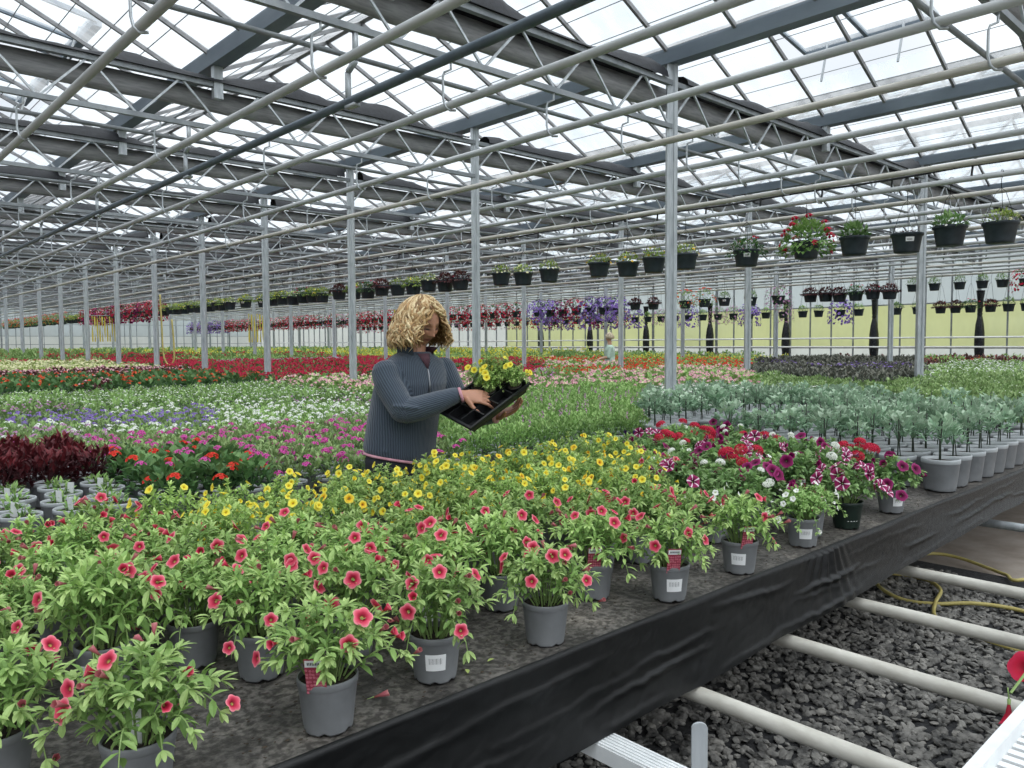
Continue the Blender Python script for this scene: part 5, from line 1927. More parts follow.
# ------------------------------------------------------------------ the woman with the carry tray
def ring_tube(mb, secs, n=24, m=0):
    """Closed body through elliptical sections: (centre, x-axis half vector, y-axis half vector)."""
    vs = []
    for c, a, b in secs:
        for j in range(n):
            t = 2 * PI * j / n
            vs.append(tuple(Vector(c) + Vector(a) * math.cos(t) + Vector(b) * math.sin(t)))
    k = len(secs)
    fs = [(i * n + j, i * n + (j + 1) % n, (i + 1) * n + (j + 1) % n, (i + 1) * n + j) for i in range(k - 1) for j in range(n)]
    fs += [tuple(reversed(range(n))), tuple((k - 1) * n + j for j in range(n))]
    return mb.add(vs, fs, m)


def limb(mb, pts, radii, n=16, flat=None):
    """A capped, rounded limb."""
    P_ = [Vector(p) for p in pts]
    d0, d1 = (P_[0] - P_[1]).normalized(), (P_[-1] - P_[-2]).normalized()
    pts2 = [P_[0] + d0 * radii[0] * 0.7, P_[0] + d0 * radii[0] * 0.45] + P_ + [P_[-1] + d1 * radii[-1] * 0.5, P_[-1] + d1 * radii[-1] * 0.8]
    r2 = [radii[0] * 0.45, radii[0] * 0.8] + list(radii) + [radii[-1] * 0.78, radii[-1] * 0.35]
    return mb.tube(pts2, r2, n, 0, True, 0.5, flat)


def head_shape(mb, to):
    """A head facing -Y, its centre at the origin; about 0.225 tall. Sculpted by pushing a fine sphere."""
    nu, nv = 72, 60
    vs = []

    def g(x, z, x0, z0, sx, sz):
        return math.exp(-((x - x0) / sx) ** 2 - ((z - z0) / sz) ** 2)
    for i in range(nv + 1):
        ph = PI * i / nv
        for j in range(nu):
            th = 2 * PI * j / nu
            x, y, z = math.sin(ph) * math.sin(th), -math.sin(ph) * math.cos(th), math.cos(ph)
            # cranium: wide behind, narrowing to the jaw
            X, Y, Z = x * 0.074, y * 0.092, z * 0.112
            if z < 0:
                k = 1 - 0.26 * (-z) ** 1.5
                X *= k
                if y > 0:
                    Y *= 1 - 0.45 * (-z)
                else:
                    Y *= 1 - 0.02 * (-z)
            if y < 0:
                Y *= 0.97
                f = min(1.0, (-y) * 1.6)
                # features on the front
                Y += f * 0.010 * g(X, Z, 0.030, 0.008, 0.015, 0.012) + f * 0.010 * g(X, Z, -0.030, 0.008, 0.015, 0.012)        # eye hollows
                Y -= f * 0.006 * g(X, Z, 0.030, 0.006, 0.011, 0.007) + f * 0.006 * g(X, Z, -0.030, 0.006, 0.011, 0.007)       # lids
                Y -= f * 0.005 * g(X, Z, 0.028, 0.026, 0.020, 0.007) + f * 0.005 * g(X, Z, -0.028, 0.026, 0.020, 0.007)       # brow
                Y -= f * 0.014 * g(X, Z, 0, -0.006, 0.008, 0.022) + f * 0.021 * g(X, Z, 0, -0.026, 0.0115, 0.0105)             # nose
                Y -= f * 0.006 * g(X, Z, 0.012, -0.030, 0.006, 0.006) + f * 0.006 * g(X, Z, -0.012, -0.030, 0.006, 0.006)     # wings of the nose
                Y -= f * 0.007 * g(X, Z, 0.042, -0.018, 0.018, 0.018) + f * 0.007 * g(X, Z, -0.042, -0.018, 0.018, 0.018)     # cheeks
                Y -= f * 0.0065 * g(X, Z, 0, -0.051, 0.020, 0.0045) + f * 0.007 * g(X, Z, 0, -0.062, 0.017, 0.0055)            # lips
                Y += f * 0.004 * g(X, Z, 0, -0.0565, 0.022, 0.0022) + f * 0.004 * g(X, Z, 0, -0.072, 0.018, 0.005)
                Y -= f * 0.011 * g(X, Z, 0, -0.092, 0.022, 0.016)                                                              # chin
            vs.append(tuple(to @ Vector((X, Y, Z))))
    fs = []
    for i in range(nv):
        for j in range(nu):
            fs.append((i * nu + j, (i + 1) * nu + j, (i + 1) * nu + (j + 1) % nu, i * nu + (j + 1) % nu))
    mb.add(vs, fs)
    for s in (-1, 1):    # ears
        c = [Vector((s * 0.072, 0.012, 0.022)), Vector((s * 0.082, 0.024, 0.012)), Vector((s * 0.080, 0.022, -0.008)), Vector((s * 0.072, 0.008, -0.026))]
        mb.tube([to @ p for p in c], [0.009, 0.012, 0.010, 0.007], 8)


def hand_shape(mb, wrist, d, back, thumb_side, curl, scale=1.0, thumb_dir=None):
    """A hand: palm, four fingers of unequal length bent at two knuckles, a thumb from the side of the palm."""
    d, back = Vector(d).normalized(), Vector(back)
    back = (back - d * back.dot(d)).normalized()
    side = d.cross(back) if thumb_side > 0 else -d.cross(back)
    w = Vector(wrist)
    s = scale
    ring_tube(mb, [(w - d * 0.02 * s, side * 0.026 * s, back * 0.019 * s), (w + d * 0.005 * s, side * 0.028 * s, back * 0.018 * s), (w + d * 0.03 * s, side * 0.036 * s, back * 0.016 * s),
                   (w + d * 0.06 * s, side * 0.041 * s, back * 0.014 * s), (w + d * 0.085 * s, side * 0.040 * s, back * 0.011 * s), (w + d * 0.094 * s, side * 0.034 * s, back * 0.007 * s)], 18)
    lens = ((0.040, 0.025, 0.020), (0.044, 0.028, 0.021), (0.041, 0.026, 0.020), (0.032, 0.020, 0.018))
    for i in range(4):
        off = 0.030 - 0.020 * i
        p = w + d * (0.086 - 0.004 * abs(i - 1)) * s + side * off * s
        ang, pts, rad = 0.0, [p - d * 0.012 * s, p], [0.0088 * s, 0.0092 * s]
        f = (d + side * (0.10 - 0.07 * i)).normalized()
        for q, L in enumerate(lens[i]):
            ang += curl[i] * (0.75, 1.0, 0.7)[q]
            v = f * math.cos(ang) - back * math.sin(ang)
            p = p + v * L * s
            pts.append(p)
            rad.append((0.0084, 0.0076, 0.0064)[q] * s)
        limb(mb, pts, rad, 10)
    p = w + d * 0.022 * s + side * 0.028 * s
    td = Vector(thumb_dir).normalized() if thumb_dir is not None else (d * 0.62 + side * 0.62 - back * 0.35).normalized()
    p2 = p + td * 0.040 * s
    p3 = p2 + (td * 0.85 + d * 0.4 - back * 0.25).normalized() * 0.032 * s
    p4 = p3 + (td * 0.6 + d * 0.6 - back * 0.35).normalized() * 0.024 * s
    limb(mb, [p - td * 0.01, p, p2, p3, p4], [0.013 * s, 0.0135 * s, 0.0105 * s, 0.0092 * s, 0.0075 * s], 10)


def fuse(name, mb, voxel, smooth_it, mats):
    """Grow one continuous skin over the shapes and return it as mesh data."""
    me = mb.mesh(name, mats)
    o = bpy.data.objects.new('tmp_' + name, me)
    COL.objects.link(o)
    md = o.modifiers.new('r', 'REMESH')
    md.mode = 'VOXEL'
    md.voxel_size = voxel
    ms = o.modifiers.new('s', 'SMOOTH')
    ms.iterations = smooth_it
    ms.factor = 0.5
    dg = bpy.context.evaluated_depsgraph_get()
    out = bpy.data.meshes.new_from_object(o.evaluated_get(dg))
    out.name = name
    bpy.data.objects.remove(o)
    out.polygons.foreach_set('use_smooth', [True] * len(out.polygons))
    return out


def skin_material():
    m, nt, out = new_mat('skin')
    at = nt.nodes.new('ShaderNodeAttribute')
    at.attribute_name = 'tint'
    b = principled(nt, None, 0.5, 0, 0.4)
    nt.links.new(at.outputs['Color'], b.inputs['Base Color'])
    b.inputs['Subsurface Weight'].default_value = 0.08
    b.inputs['Subsurface Radius'].default_value = (0.02, 0.008, 0.004)
    nt.links.new(b.outputs[0], out.inputs[0])
    return m


def fleece_material(name, c1, c2):
    """Ribbed fleece: fine ribs that run down the body and along the sleeves (attribute 'rib', one unit a rib)."""
    m, nt, out = new_mat(name)
    at = nt.nodes.new('ShaderNodeAttribute')
    at.attribute_name = 'rib'
    n = noise(nt, 9, 3)
    ad = nt.nodes.new('ShaderNodeMath')
    ad.operation = 'MULTIPLY_ADD'
    ad.inputs[1].default_value = 1.6
    nt.links.new(n.outputs[0], ad.inputs[0])
    nt.links.new(at.outputs['Fac'], ad.inputs[2])
    mu = nt.nodes.new('ShaderNodeMath')
    mu.operation = 'MULTIPLY'
    mu.inputs[1].default_value = 2 * PI
    nt.links.new(ad.outputs[0], mu.inputs[0])
    si = nt.nodes.new('ShaderNodeMath')
    si.operation = 'SINE'
    nt.links.new(mu.outputs[0], si.inputs[0])
    mr = nt.nodes.new('ShaderNodeMapRange')
    mr.inputs['From Min'].default_value = -1.0
    nt.links.new(si.outputs[0], mr.inputs[0])
    r = ramp(nt, mr.outputs[0], [(0.15, lin(c1)), (0.85, lin(c2))])
    b = principled(nt, None, 0.95, 0, 0.2)
    b.inputs['Sheen Weight'].default_value = 0.3
    nt.links.new(r.outputs[0], b.inputs['Base Color'])
    bump(nt, mr.outputs[0], b, 0.5, 0.004)
    nt.links.new(b.outputs[0], out.inputs[0])
    return m


def hair_material(name, dark, mid, light):
    m, nt, out = new_mat(name)
    at = nt.nodes.new('ShaderNodeAttribute')
    at.attribute_name = 'age'
    r = ramp(nt, at.outputs['Fac'], [(0.0, lin(dark)), (0.5, lin(mid)), (1.0, lin(light))])
    b = principled(nt, None, 0.45, 0, 0.4)
    nt.links.new(r.outputs[0], b.inputs['Base Color'])
    nt.links.new(b.outputs[0], out.inputs[0])
    return m


M['skin'] = skin_material()
M['fleece'] = fleece_material('slate_fleece', '#363e49', '#4d5763')
M['fleece_trim'] = simple('pink_trim', '#b98390', '#cf9aa6', 0.8, 0, 40)
M['collar_lining'] = simple('plum_lining', '#4a3039', '#5a3c46', 0.9, 0, 40)
M['trousers'] = simple('dark_trousers', '#1f2126', '#2b2d33', 0.9, 0, 30, 0.2)
M['boot'] = simple('dark_boots', '#17181b', '#232428', 0.6, 0, 30)
M['collar_out'] = simple('slate_collar', '#3a424d', '#47505c', 0.95, 0, 60)
M['zip'] = simple('zip_metal', '#84878b', None, 0.35, 0.8)
M['hair'] = hair_material('blonde_hair', '#6b4e2e', '#b18d5e', '#dfc99e')

WX, WY = 2.25, 3.19
woman = root('person', (WX, WY, 0), 'woman with curly blonde hair in a slate fleece holding a black plant tray', 'person', None, math.atan2(RT.y, RT.x))
# local axes: x to the right of the picture, y into it, z up
fv = Vector((0.707, -0.707, 0))      # where the chest faces
rv = Vector((-0.707, -0.707, 0))     # her right hand side
HC = Vector((0.068, -0.025, 1.583))  # centre of the head
HM = Matrix.Translation(HC) @ Matrix.Rotation(math.radians(48), 4, 'Z') @ Matrix.Rotation(math.radians(27), 4, 'X') @ Matrix.Rotation(math.radians(-3), 4, 'Y')

body = MB()
head_shape(body, HM)
NB = Vector((0.02, 0.0, 1.40))
limb(body, [NB - Vector((0, 0, 0.05)), NB + Vector((0.005, -0.0, 0.04)), HC + HM.to_3x3() @ Vector((0, 0.022, -0.075))], [0.062, 0.055, 0.056], 20)


def tors(k=1.0, extra=0.0):
    return [(Vector((-0.055, 0.005, 0.80)), 0.165 * k + extra, 0.118 * k + extra), (Vector((-0.055, 0.005, 0.90)), 0.178 * k + extra, 0.125 * k + extra), (Vector((-0.045, 0.005, 1.00)), 0.166 * k + extra, 0.115 * k + extra),
            (Vector((-0.03, 0.0, 1.10)), 0.160 * k + extra, 0.112 * k + extra), (Vector((-0.008, 0.0, 1.20)), 0.170 * k + extra, 0.122 * k + extra), (Vector((0.008, 0.0, 1.28)), 0.178 * k + extra, 0.118 * k + extra),
            (Vector((0.016, 0.0, 1.345)), 0.172 * k + extra, 0.098 * k + extra), (Vector((0.02, 0.0, 1.39)), 0.125 * k + extra, 0.075 * k + extra), (Vector((0.022, 0.0, 1.415)), 0.07 * k + extra, 0.062 * k + extra)]


ring_tube(body, [(c, rv * a, fv * b) for c, a, b in tors(0.92)], 28)
SR, ER, WR = Vector((-0.112, -0.13, 1.345)), Vector((0.008, -0.215, 1.158)), Vector((0.262, -0.19, 1.232))
SL, EL, WL = Vector((0.150, 0.13, 1.35)), Vector((0.265, 0.06, 1.115)), Vector((0.425, -0.01, 1.115))
limb(body, [SR, SR.lerp(ER, 0.5), ER], [0.05, 0.044, 0.038])
limb(body, [ER, ER.lerp(WR, 0.35), WR], [0.037, 0.038, 0.026])
limb(body, [SL, SL.lerp(EL, 0.5), EL], [0.05, 0.044, 0.038])
limb(body, [EL, EL.lerp(WL, 0.35), WL], [0.037, 0.038, 0.026])
HIP = Vector((-0.055, 0.005, 0.86))
legs = []
for s in (1, -1):
    h = HIP + rv * 0.085 * s
    k_ = Vector((h.x + 0.02 * s, h.y, 0.47)) + fv * 0.02
    a_ = Vector((h.x + 0.0, h.y + 0.0, 0.09)) + rv * 0.02 * s
    legs.append((h, k_, a_))
    limb(body, [h, h.lerp(k_, 0.5), k_], [0.085, 0.07, 0.052])
    limb(body, [k_, k_.lerp(a_, 0.35), a_], [0.05, 0.052, 0.034])
    limb(body, [a_ - fv * 0.04 - Vector((0, 0, 0.045)), a_ + fv * 0.07 - Vector((0, 0, 0.05)), a_ + fv * 0.15 - Vector((0, 0, 0.06))], [0.034, 0.036, 0.026])
# right hand reaches into the plants, left hand carries the tray from below
hand_shape(body, WR + Vector((0.018, 0.0, 0.0)), (1, 0.02, -0.10), (0.1, -0.75, 0.65), 1, (0.40, 0.48, 0.52, 0.6), 1.0)
hand_shape(body, WL + Vector((0.015, 0, 0)), (0.78, -0.42, 0.36), (0.35, 0.40, -0.85), -1, (0.25, 0.25, 0.3, 0.35), 1.0)
me = fuse('person_body', body, 0.0034, 3, [M['skin']])
# skin tones: lips, brows, lash line, warm cheeks
inv = HM.inverted()
at = me.attributes.new('tint', 'FLOAT_COLOR', 'POINT')
base = np.array(lin('#b08068')[:3])
n_ = len(me.vertices)
co = np.empty(n_ * 3, np.float32)
me.vertices.foreach_get('co', co)
co = co.reshape(-1, 3)
I3 = np.array(inv)
L3 = co @ I3[:3, :3].T + I3[:3, 3]
col = np.tile(base, (n_, 1))


def blend(mask, c):
    global col
    m_ = np.clip(mask, 0, 1)[:, None]
    col = col * (1 - m_) + np.array(lin(c)[:3]) * m_


fm = (L3[:, 1] < -0.03) & (np.abs(L3[:, 2]) < 0.12)
gx = lambda x0, z0, sx, sz: np.exp(-((np.abs(L3[:, 0]) - x0) / sx) ** 2 - ((L3[:, 2] - z0) / sz) ** 2) * fm
blend(0.5 * gx(0.04, -0.02, 0.02, 0.02), '#c47f6c')
blend(0.35 * gx(0.0, -0.028, 0.012, 0.012), '#bf7a66')
blend(1.1 * gx(0.0, -0.057, 0.021, 0.008), '#9c5550')
blend(1.0 * gx(0.0, -0.0565, 0.02, 0.0022), '#5a2f2c')
blend(1.2 * gx(0.030, 0.029, 0.018, 0.0045), '#6e4f34')
blend(0.7 * gx(0.030, 0.009, 0.014, 0.007), '#96705e')
blend(1.5 * gx(0.030, 0.0015, 0.0135, 0.0042), '#241a16')
c4 = np.ones((n_, 4), np.float32)
c4[:, :3] = col
at.data.foreach_set('color', c4.ravel())
me.materials.clear()
me.materials.append(M['skin'])
link('body', me, woman)

# jacket
jk = MB()
HT = lambda c: 0.2 if c.z < 0.96 else 0.0
ring_tube(jk, [(c, rv * a + Vector((0, 0, 0.707 * a * HT(c))), fv * b - Vector((0, 0, 0.707 * b * HT(c)))) for c, a, b in [
    (Vector((-0.058, 0.005, 0.915)), 0.188, 0.142), (Vector((-0.057, 0.005, 0.94)), 0.196, 0.148), (Vector((-0.05, 0.005, 1.0)), 0.197, 0.150), (Vector((-0.034, 0.0, 1.1)), 0.196, 0.145), (Vector((-0.012, 0.0, 1.2)), 0.198, 0.148),
    (Vector((0.008, 0.0, 1.28)), 0.202, 0.142), (Vector((0.016, 0.0, 1.345)), 0.198, 0.118), (Vector((0.02, 0.0, 1.392)), 0.168, 0.096), (Vector((0.021, 0.0, 1.42)), 0.118, 0.084), (Vector((0.022, 0.0, 1.438)), 0.08, 0.074)]], 36)
limb(jk, [SR + Vector((0.01, 0.0, 0.0)), SR.lerp(ER, 0.33) + Vector((-0.012, 0, 0)), SR.lerp(ER, 0.7) + Vector((-0.012, 0, 0)), ER + Vector((-0.012, 0, 0.0))], [0.068, 0.067, 0.064, 0.062], 20)
limb(jk, [ER + Vector((-0.01, 0, 0.002)), ER.lerp(WR, 0.25) + Vector((0, 0, -0.004)), ER.lerp(WR, 0.6), WR + Vector((-0.02, 0, 0))], [0.062, 0.060, 0.053, 0.040], 20)
limb(jk, [SL, SL.lerp(EL, 0.5), EL], [0.070, 0.064, 0.060], 20)
limb(jk, [EL, EL.lerp(WL, 0.5), WL + Vector((-0.02, 0.005, 0))], [0.060, 0.054, 0.042], 20)
# creases at the elbow, under the arm and over the hip
for (a, b, rr) in ((ER + Vector((-0.05, -0.05, 0.03)), ER + Vector((0.06, -0.055, 0.02)), 0.012), (SR + Vector((0.02, -0.055, -0.08)), SR + Vector((0.12, -0.03, -0.14)), 0.012),
                   (Vector((-0.17, -0.13, 1.12)), Vector((-0.07, -0.165, 1.02)), 0.011), (Vector((-0.19, -0.1, 1.05)), Vector((-0.1, -0.17, 0.96)), 0.011)):
    limb(jk, [a, a.lerp(b, 0.5) - Vector((0, 0.004, 0)), b], [rr * 0.6, rr, rr * 0.6], 8)
jme = fuse('jacket', jk, 0.0055, 5, [M['fleece']])
jme.materials.clear()
jme.materials.append(M['fleece'])
# ribs: count round the sleeves and round the body
nv_ = len(jme.vertices)
jc = np.empty(nv_ * 3, np.float32)
jme.vertices.foreach_get('co', jc)
jc = jc.reshape(-1, 3).astype(float)
rib = np.arctan2((jc - np.array([-0.02, 0, 0])) @ np.array(rv), (jc - np.array([-0.02, 0, 0])) @ np.array(fv)) / (2 * PI) * 96
best = np.full(nv_, 0.079)
for a_, b_ in ((SR, ER), (ER, WR), (SL, EL), (EL, WL)):
    A_, B_ = np.array(a_), np.array(b_)
    d_ = (B_ - A_) / np.linalg.norm(B_ - A_)
    t_ = np.clip((jc - A_) @ d_, 0, np.linalg.norm(B_ - A_))
    off = jc - A_ - t_[:, None] * d_
    dist_ = np.linalg.norm(off, axis=1)
    e1 = np.cross(d_, [0.3, 0.9, 0.2])
    e1 /= np.linalg.norm(e1)
    e2 = np.cross(d_, e1)
    sel = dist_ < best
    rib = np.where(sel, np.arctan2(off @ e1, off @ e2) / (2 * PI) * 36, rib)
    best = np.where(sel, dist_, best)
jme.attributes.new('rib', 'FLOAT', 'POINT').data.foreach_set('value', rib.astype(np.float32))
jacket = link('jacket', jme, woman)
tr = MB()
hc = Vector((-0.058, 0.005, 0.912))
ringp = [hc + rv * 0.188 * math.cos(a) + fv * 0.142 * math.sin(a) + Vector((0, 0, 0.1414 * (0.188 * math.cos(a) - 0.142 * math.sin(a)) + 0.004 * math.sin(2 * a))) for a in [2 * PI * i / 48 for i in range(49)]]
tr.tube(ringp, 0.0075, 8, 0, False)
link('hem_trim', tr.mesh('hem_trim', [M['fleece_trim']], True), jacket)
for wv_, e_ in ((WR, ER), (WL, EL)):
    d = (wv_ - e_).normalized()
    tr = MB()
    tr.tube([wv_ - d * 0.002, wv_ + d * 0.004, wv_ + d * 0.012], [0.037, 0.039, 0.036], 18, 0, True)
    link('cuff_trim', tr.mesh('cuff_trim', [M['fleece_trim']], True), jacket)
# stand collar, open at the front with the zip pulled down
cl = MB()
cc = Vector((0.026, -0.004, 1.418))
vs, n_ = [], 30
for i in range(n_ + 1):
    a = math.radians(42) + (2 * PI - math.radians(84)) * i / n_
    dirv = fv * math.cos(a) + rv * math.sin(a)
    front_ = max(0.0, math.cos(a)) ** 2
    for (rr, hh) in ((0.084, -0.025), (0.086 + 0.02 * front_, 0.02), (0.090 + 0.05 * front_, 0.044 - 0.008 * front_), (0.084 + 0.05 * front_, 0.046 - 0.008 * front_), (0.078 + 0.018 * front_, 0.02), (0.075, -0.025)):
        vs.append(tuple(cc + dirv * rr + Vector((0, 0, hh))))
cl.add(vs, [(i * 6 + q, i * 6 + (q + 1) % 6, (i + 1) * 6 + (q + 1) % 6, (i + 1) * 6 + q) for i in range(n_) for q in range(6)])
for i in range(len(cl.f)):
    if i % 6 in (3, 4):
        cl.m[i] = 1
link('collar', cl.mesh('collar', [M['collar_out'], M['collar_lining']], True), jacket)
zp = MB()
zt = [cc + fv * 0.082 + Vector((0, 0, -0.035)), Vector((0.016, 0, 1.345)) + fv * 0.120, Vector((0.008, 0, 1.28)) + fv * 0.145, Vector((0.0, 0, 1.24)) + fv * 0.150]
zp.tube(zt, 0.005, 6)
zp.box(zt[0] + fv * 0.006 - Vector((0, 0, 0.012)), (0.008, 0.008, 0.022))
link('zip', zp.mesh('zip', [M['zip']], True), jacket)
vn = MB()   # the open V below the collar shows the lining
a0, a1, a2 = cc + fv * 0.072 + rv * 0.038 + Vector((0, 0, 0.012)), cc + fv * 0.072 - rv * 0.038 + Vector((0, 0, 0.012)), Vector((0.016, 0, 1.352)) + fv * 0.116
am_ = (a0 + a1) / 2 + fv * 0.012
b0, b1 = a0.lerp(a2, 0.5) + fv * 0.010, a1.lerp(a2, 0.5) + fv * 0.010
tip = a2 + fv * 0.004
vs = [tuple(p) for p in (a0, am_, a1, b0, b1, tip)] + [tuple(p - fv * 0.02) for p in (a0, am_, a1, b0, b1, tip)]
vn.add(vs, [(0, 3, 4, 1), (1, 4, 2), (3, 5, 4), (6, 7, 10, 9), (7, 8, 10), (9, 10, 11), (0, 6, 9, 3), (3, 9, 11, 5), (5, 11, 10, 4), (4, 10, 8, 2), (2, 8, 7, 1), (1, 7, 6, 0)])
link('neck_opening', vn.mesh('neck_opening', [M['collar_lining']], True), jacket)

# trousers and boots
tz = MB()
ring_tube(tz, [(c, rv * a, fv * b) for c, a, b in [(Vector((-0.055, 0.005, 0.99)), 0.172, 0.12), (Vector((-0.055, 0.005, 0.9)), 0.192, 0.137), (Vector((-0.055, 0.005, 0.82)), 0.186, 0.132), (Vector((-0.055, 0.005, 0.77)), 0.17, 0.115)]], 28)
bt = MB()
for h, k_, a_ in legs:
    limb(tz, [h, h.lerp(k_, 0.5), k_], [0.1, 0.085, 0.068], 20)
    limb(tz, [k_, k_.lerp(a_, 0.5), a_ + Vector((0, 0, 0.02))], [0.068, 0.062, 0.055], 20)
tme = fuse('trousers', tz, 0.008, 4, [M['trousers']])
tme.materials.clear()
tme.materials.append(M['trousers'])
link('trousers', tme, woman)
for h, k_, a_ in legs:
    b1 = MB()
    limb(b1, [a_ + Vector((0, 0, 0.03)), a_ - Vector((0, 0, 0.03))], [0.048, 0.046], 16)
    limb(b1, [a_ - fv * 0.04 - Vector((0, 0, 0.043)), a_ + fv * 0.07 - Vector((0, 0, 0.046)), a_ + fv * 0.155 - Vector((0, 0, 0.052))], [0.044, 0.044, 0.036], 16)
    bme = fuse('boot', b1, 0.006, 4, [M['boot']])
    bme.materials.clear()
    bme.materials.append(M['boot'])
    link('boot', bme, woman)


# hair: a curly chin-length bob, built from waved locks over a close cap
def hair_mesh(HC, face_az, r, n_locks, scale=1.0, drop=0.125, wide=0.13, tilt=None):
    mb = MB()
    seg = 13
    crown = Vector((0.0, 0.0, 0.02)) if tilt is None else tilt

    def env(el, az):
        """Point on the outline of the bob: el 0 at the crown, 1 at ear height, 2 at the ends."""
        fd = math.cos(az - face_az)
        if el <= 1.0:
            a = el * PI / 2
            rr = (0.098 + 0.022 * el) * math.sin(a)
            z = 0.128 * math.cos(a)
        else:
            q = el - 1.0
            rr = 0.120 + (wide - 0.120) * math.sin(min(1, q * 1.25) * PI / 2) - 0.022 * max(0, q - 0.72) / 0.28
            z = -drop * q
        rr *= 1.0 + 0.06 * (1 - fd) * 0.5
        return Vector((math.cos(az) * rr, math.sin(az) * rr, z)) * scale + crown * max(0.0, 1 - el)
    for i in range(n_locks):
        az = i * 2.39996 + r.uniform(-0.2, 0.2)
        dz = (az - face_az + PI) % (2 * PI) - PI
        e0 = r.uniform(0.02, 0.75) ** 1.0
        e1 = r.uniform(1.55, 2.05)
        sweep = 0.0
        if abs(dz) < 0.72:                     # fringe: swept to either side of the face
            e1 = r.uniform(0.78, 0.98) if -0.12 < dz < 0.35 else (r.uniform(0.95, 1.35) if -0.4 < dz <= -0.12 else r.uniform(1.0, 1.9))
            sweep = (0.62 - abs(dz) * 0.25) * (1 if dz > -0.12 else -1)
        lay_ = r.uniform(0.90, 1.04)
        ph, fq, am = r.uniform(0, 6.28), r.uniform(2.2, 3.8), r.uniform(0.005, 0.013) * scale
        pts, rad = [], []
        w0 = r.uniform(0.0036, 0.0066) * scale
        for k in range(seg):
            t = k / (seg - 1)
            el = e0 + (e1 - e0) * t
            a = az + sweep * t ** 1.3 + 0.05 * math.sin(ph + t * fq * 4)
            p = env(el, a)
            out_ = Vector((math.cos(a), math.sin(a), 0.25))
            tang = Vector((-math.sin(a), math.cos(a), 0))
            amp = am * min(1.0, t * 2.2)
            p = p * lay_ + out_ * (amp * math.sin(ph + t * fq * 6.28)) + tang * (amp * 1.1 * math.cos(ph * 1.7 + t * fq * 6.28))
            pts.append(HC + p)
            rad.append(w0 * (0.55 + 0.75 * math.sin(PI * min(1, t * 0.9 + 0.12))) * (1 if k < seg - 1 else 0.35))
        mb.tube(pts, rad, 5, 0, True, min(1, max(0, 0.5 + r.gauss(0, 0.3) + 0.1 * (1 - e0) - (0.25 if lay_ < 0.94 else 0))), 0.6)
    # cap beneath the locks, open at the face
    nu, nv = 40, 14
    vs, fs = [], []
    for i in range(nv + 1):
        for j in range(nu):
            az = face_az + 0.62 + (2 * PI - 1.24) * j / (nu - 1)
            p = env(0.04 + 1.78 * i / nv, az) * 0.87
            vs.append(tuple(HC + p))
    for i in range(nv):
        for j in range(nu - 1):
            fs.append((i * nu + j, i * nu + j + 1, (i + 1) * nu + j + 1, (i + 1) * nu + j))
    mb.add(vs, fs, 0, 0.12)
    # and over the top of the brow
    vs, fs = [], []
    for i in range(6):
        for j in range(15):
            az = face_az - 0.75 + 1.5 * j / 14
            vs.append(tuple(HC + env(0.02 + 0.62 * i / 5, az) * 0.92))
    for i in range(5):
        for j in range(14):
            fs.append((i * 15 + j, i * 15 + j + 1, (i + 1) * 15 + j + 1, (i + 1) * 15 + j))
    mb.add(vs, fs, 0, 0.3)
    return mb


link('hair', hair_mesh(HC + Vector((-0.012, 0.008, 0.006)), math.radians(-42), random.Random(8), 760, 1.0, 0.14, 0.15, Vector((0.012, 0, 0.0))).mesh('hair', [M['hair']], True), woman)

# ------------------------------------------------------------------ the carry tray and the plants on it
tb = Vector((0.319, -0.33, 1.099))
tu, tv = (Vector((0.583, -0.16, 1.286)) - tb), (Vector((0.12, -0.17, 1.139)) - tb)
LU, LV = tu.length, tv.length
tu.normalize()
tv = (tv - tu * tv.dot(tu)).normalized()
tn = tu.cross(tv).normalized()
if tn.z < 0:
    tn = -tn
wm = Matrix.Translation((WX, WY, 0)) @ Matrix.Rotation(math.atan2(RT.y, RT.x), 4, 'Z')
tm = wm @ Matrix(((tu.x, tv.x, tn.x, tb.x), (tu.y, tv.y, tn.y, tb.y), (tu.z, tv.z, tn.z, tb.z), (0, 0, 0, 1)))
tray = bpy.data.objects.new('carry_tray', None)
COL.objects.link(tray)
tray.matrix_world = tm
tag(tray, 'black plastic carry tray tilted in the hands of the blonde woman', 'tray')
mb = MB()
D_ = 0.05


def wall(a, b, h0, h1, th):
    a, b = Vector(a), Vector(b)
    mb.bar(a + Vector((0, 0, (h0 + h1) / 2)), b + Vector((0, 0, (h0 + h1) / 2)), th, h1 - h0)


cor = [(0, 0, 0), (LU, 0, 0), (LU, LV, 0), (0, LV, 0)]
inn = [(0.014, 0.014, -D_), (LU - 0.014, 0.014, -D_), (LU - 0.014, LV - 0.014, -D_), (0.014, LV - 0.014, -D_)]
lip = [(-0.012, -0.012, 0.0), (LU + 0.012, -0.012, 0.0), (LU + 0.012, LV + 0.012, 0.0), (-0.012, LV + 0.012, 0.0)]
lip2 = [(x, y, -0.014) for x, y, z in lip]
vs = lip2 + lip + cor + inn
mb.add(vs, [q for a in range(3) for q in [(a * 4 + i, a * 4 + (i + 1) % 4, (a + 1) * 4 + (i + 1) % 4, (a + 1) * 4 + i) for i in range(4)]] + [(12, 13, 14, 15)])
under = [(x, y, z - 0.003) for x, y, z in inn]
mb.add([(x * 1.0, y, -0.014) for x, y, z in cor] + under, [(i, i + 4, (i + 1) % 4 + 4, (i + 1) % 4) for i in range(4)] + [(7, 6, 5, 4)])
build('tray_shell', mb, M['tray'], tray)
mb = MB()
for i in range(1, 4):
    mb.box((LU * i / 4, LV / 2, -0.024), (0.006, LV - 0.02, 0.046))
for j in range(1, 3):
    mb.box((LU / 2, LV * j / 3, -0.024), (LU - 0.02, 0.006, 0.046))
build('cell_divider', mb, M['tray'], tray)
mb = MB()
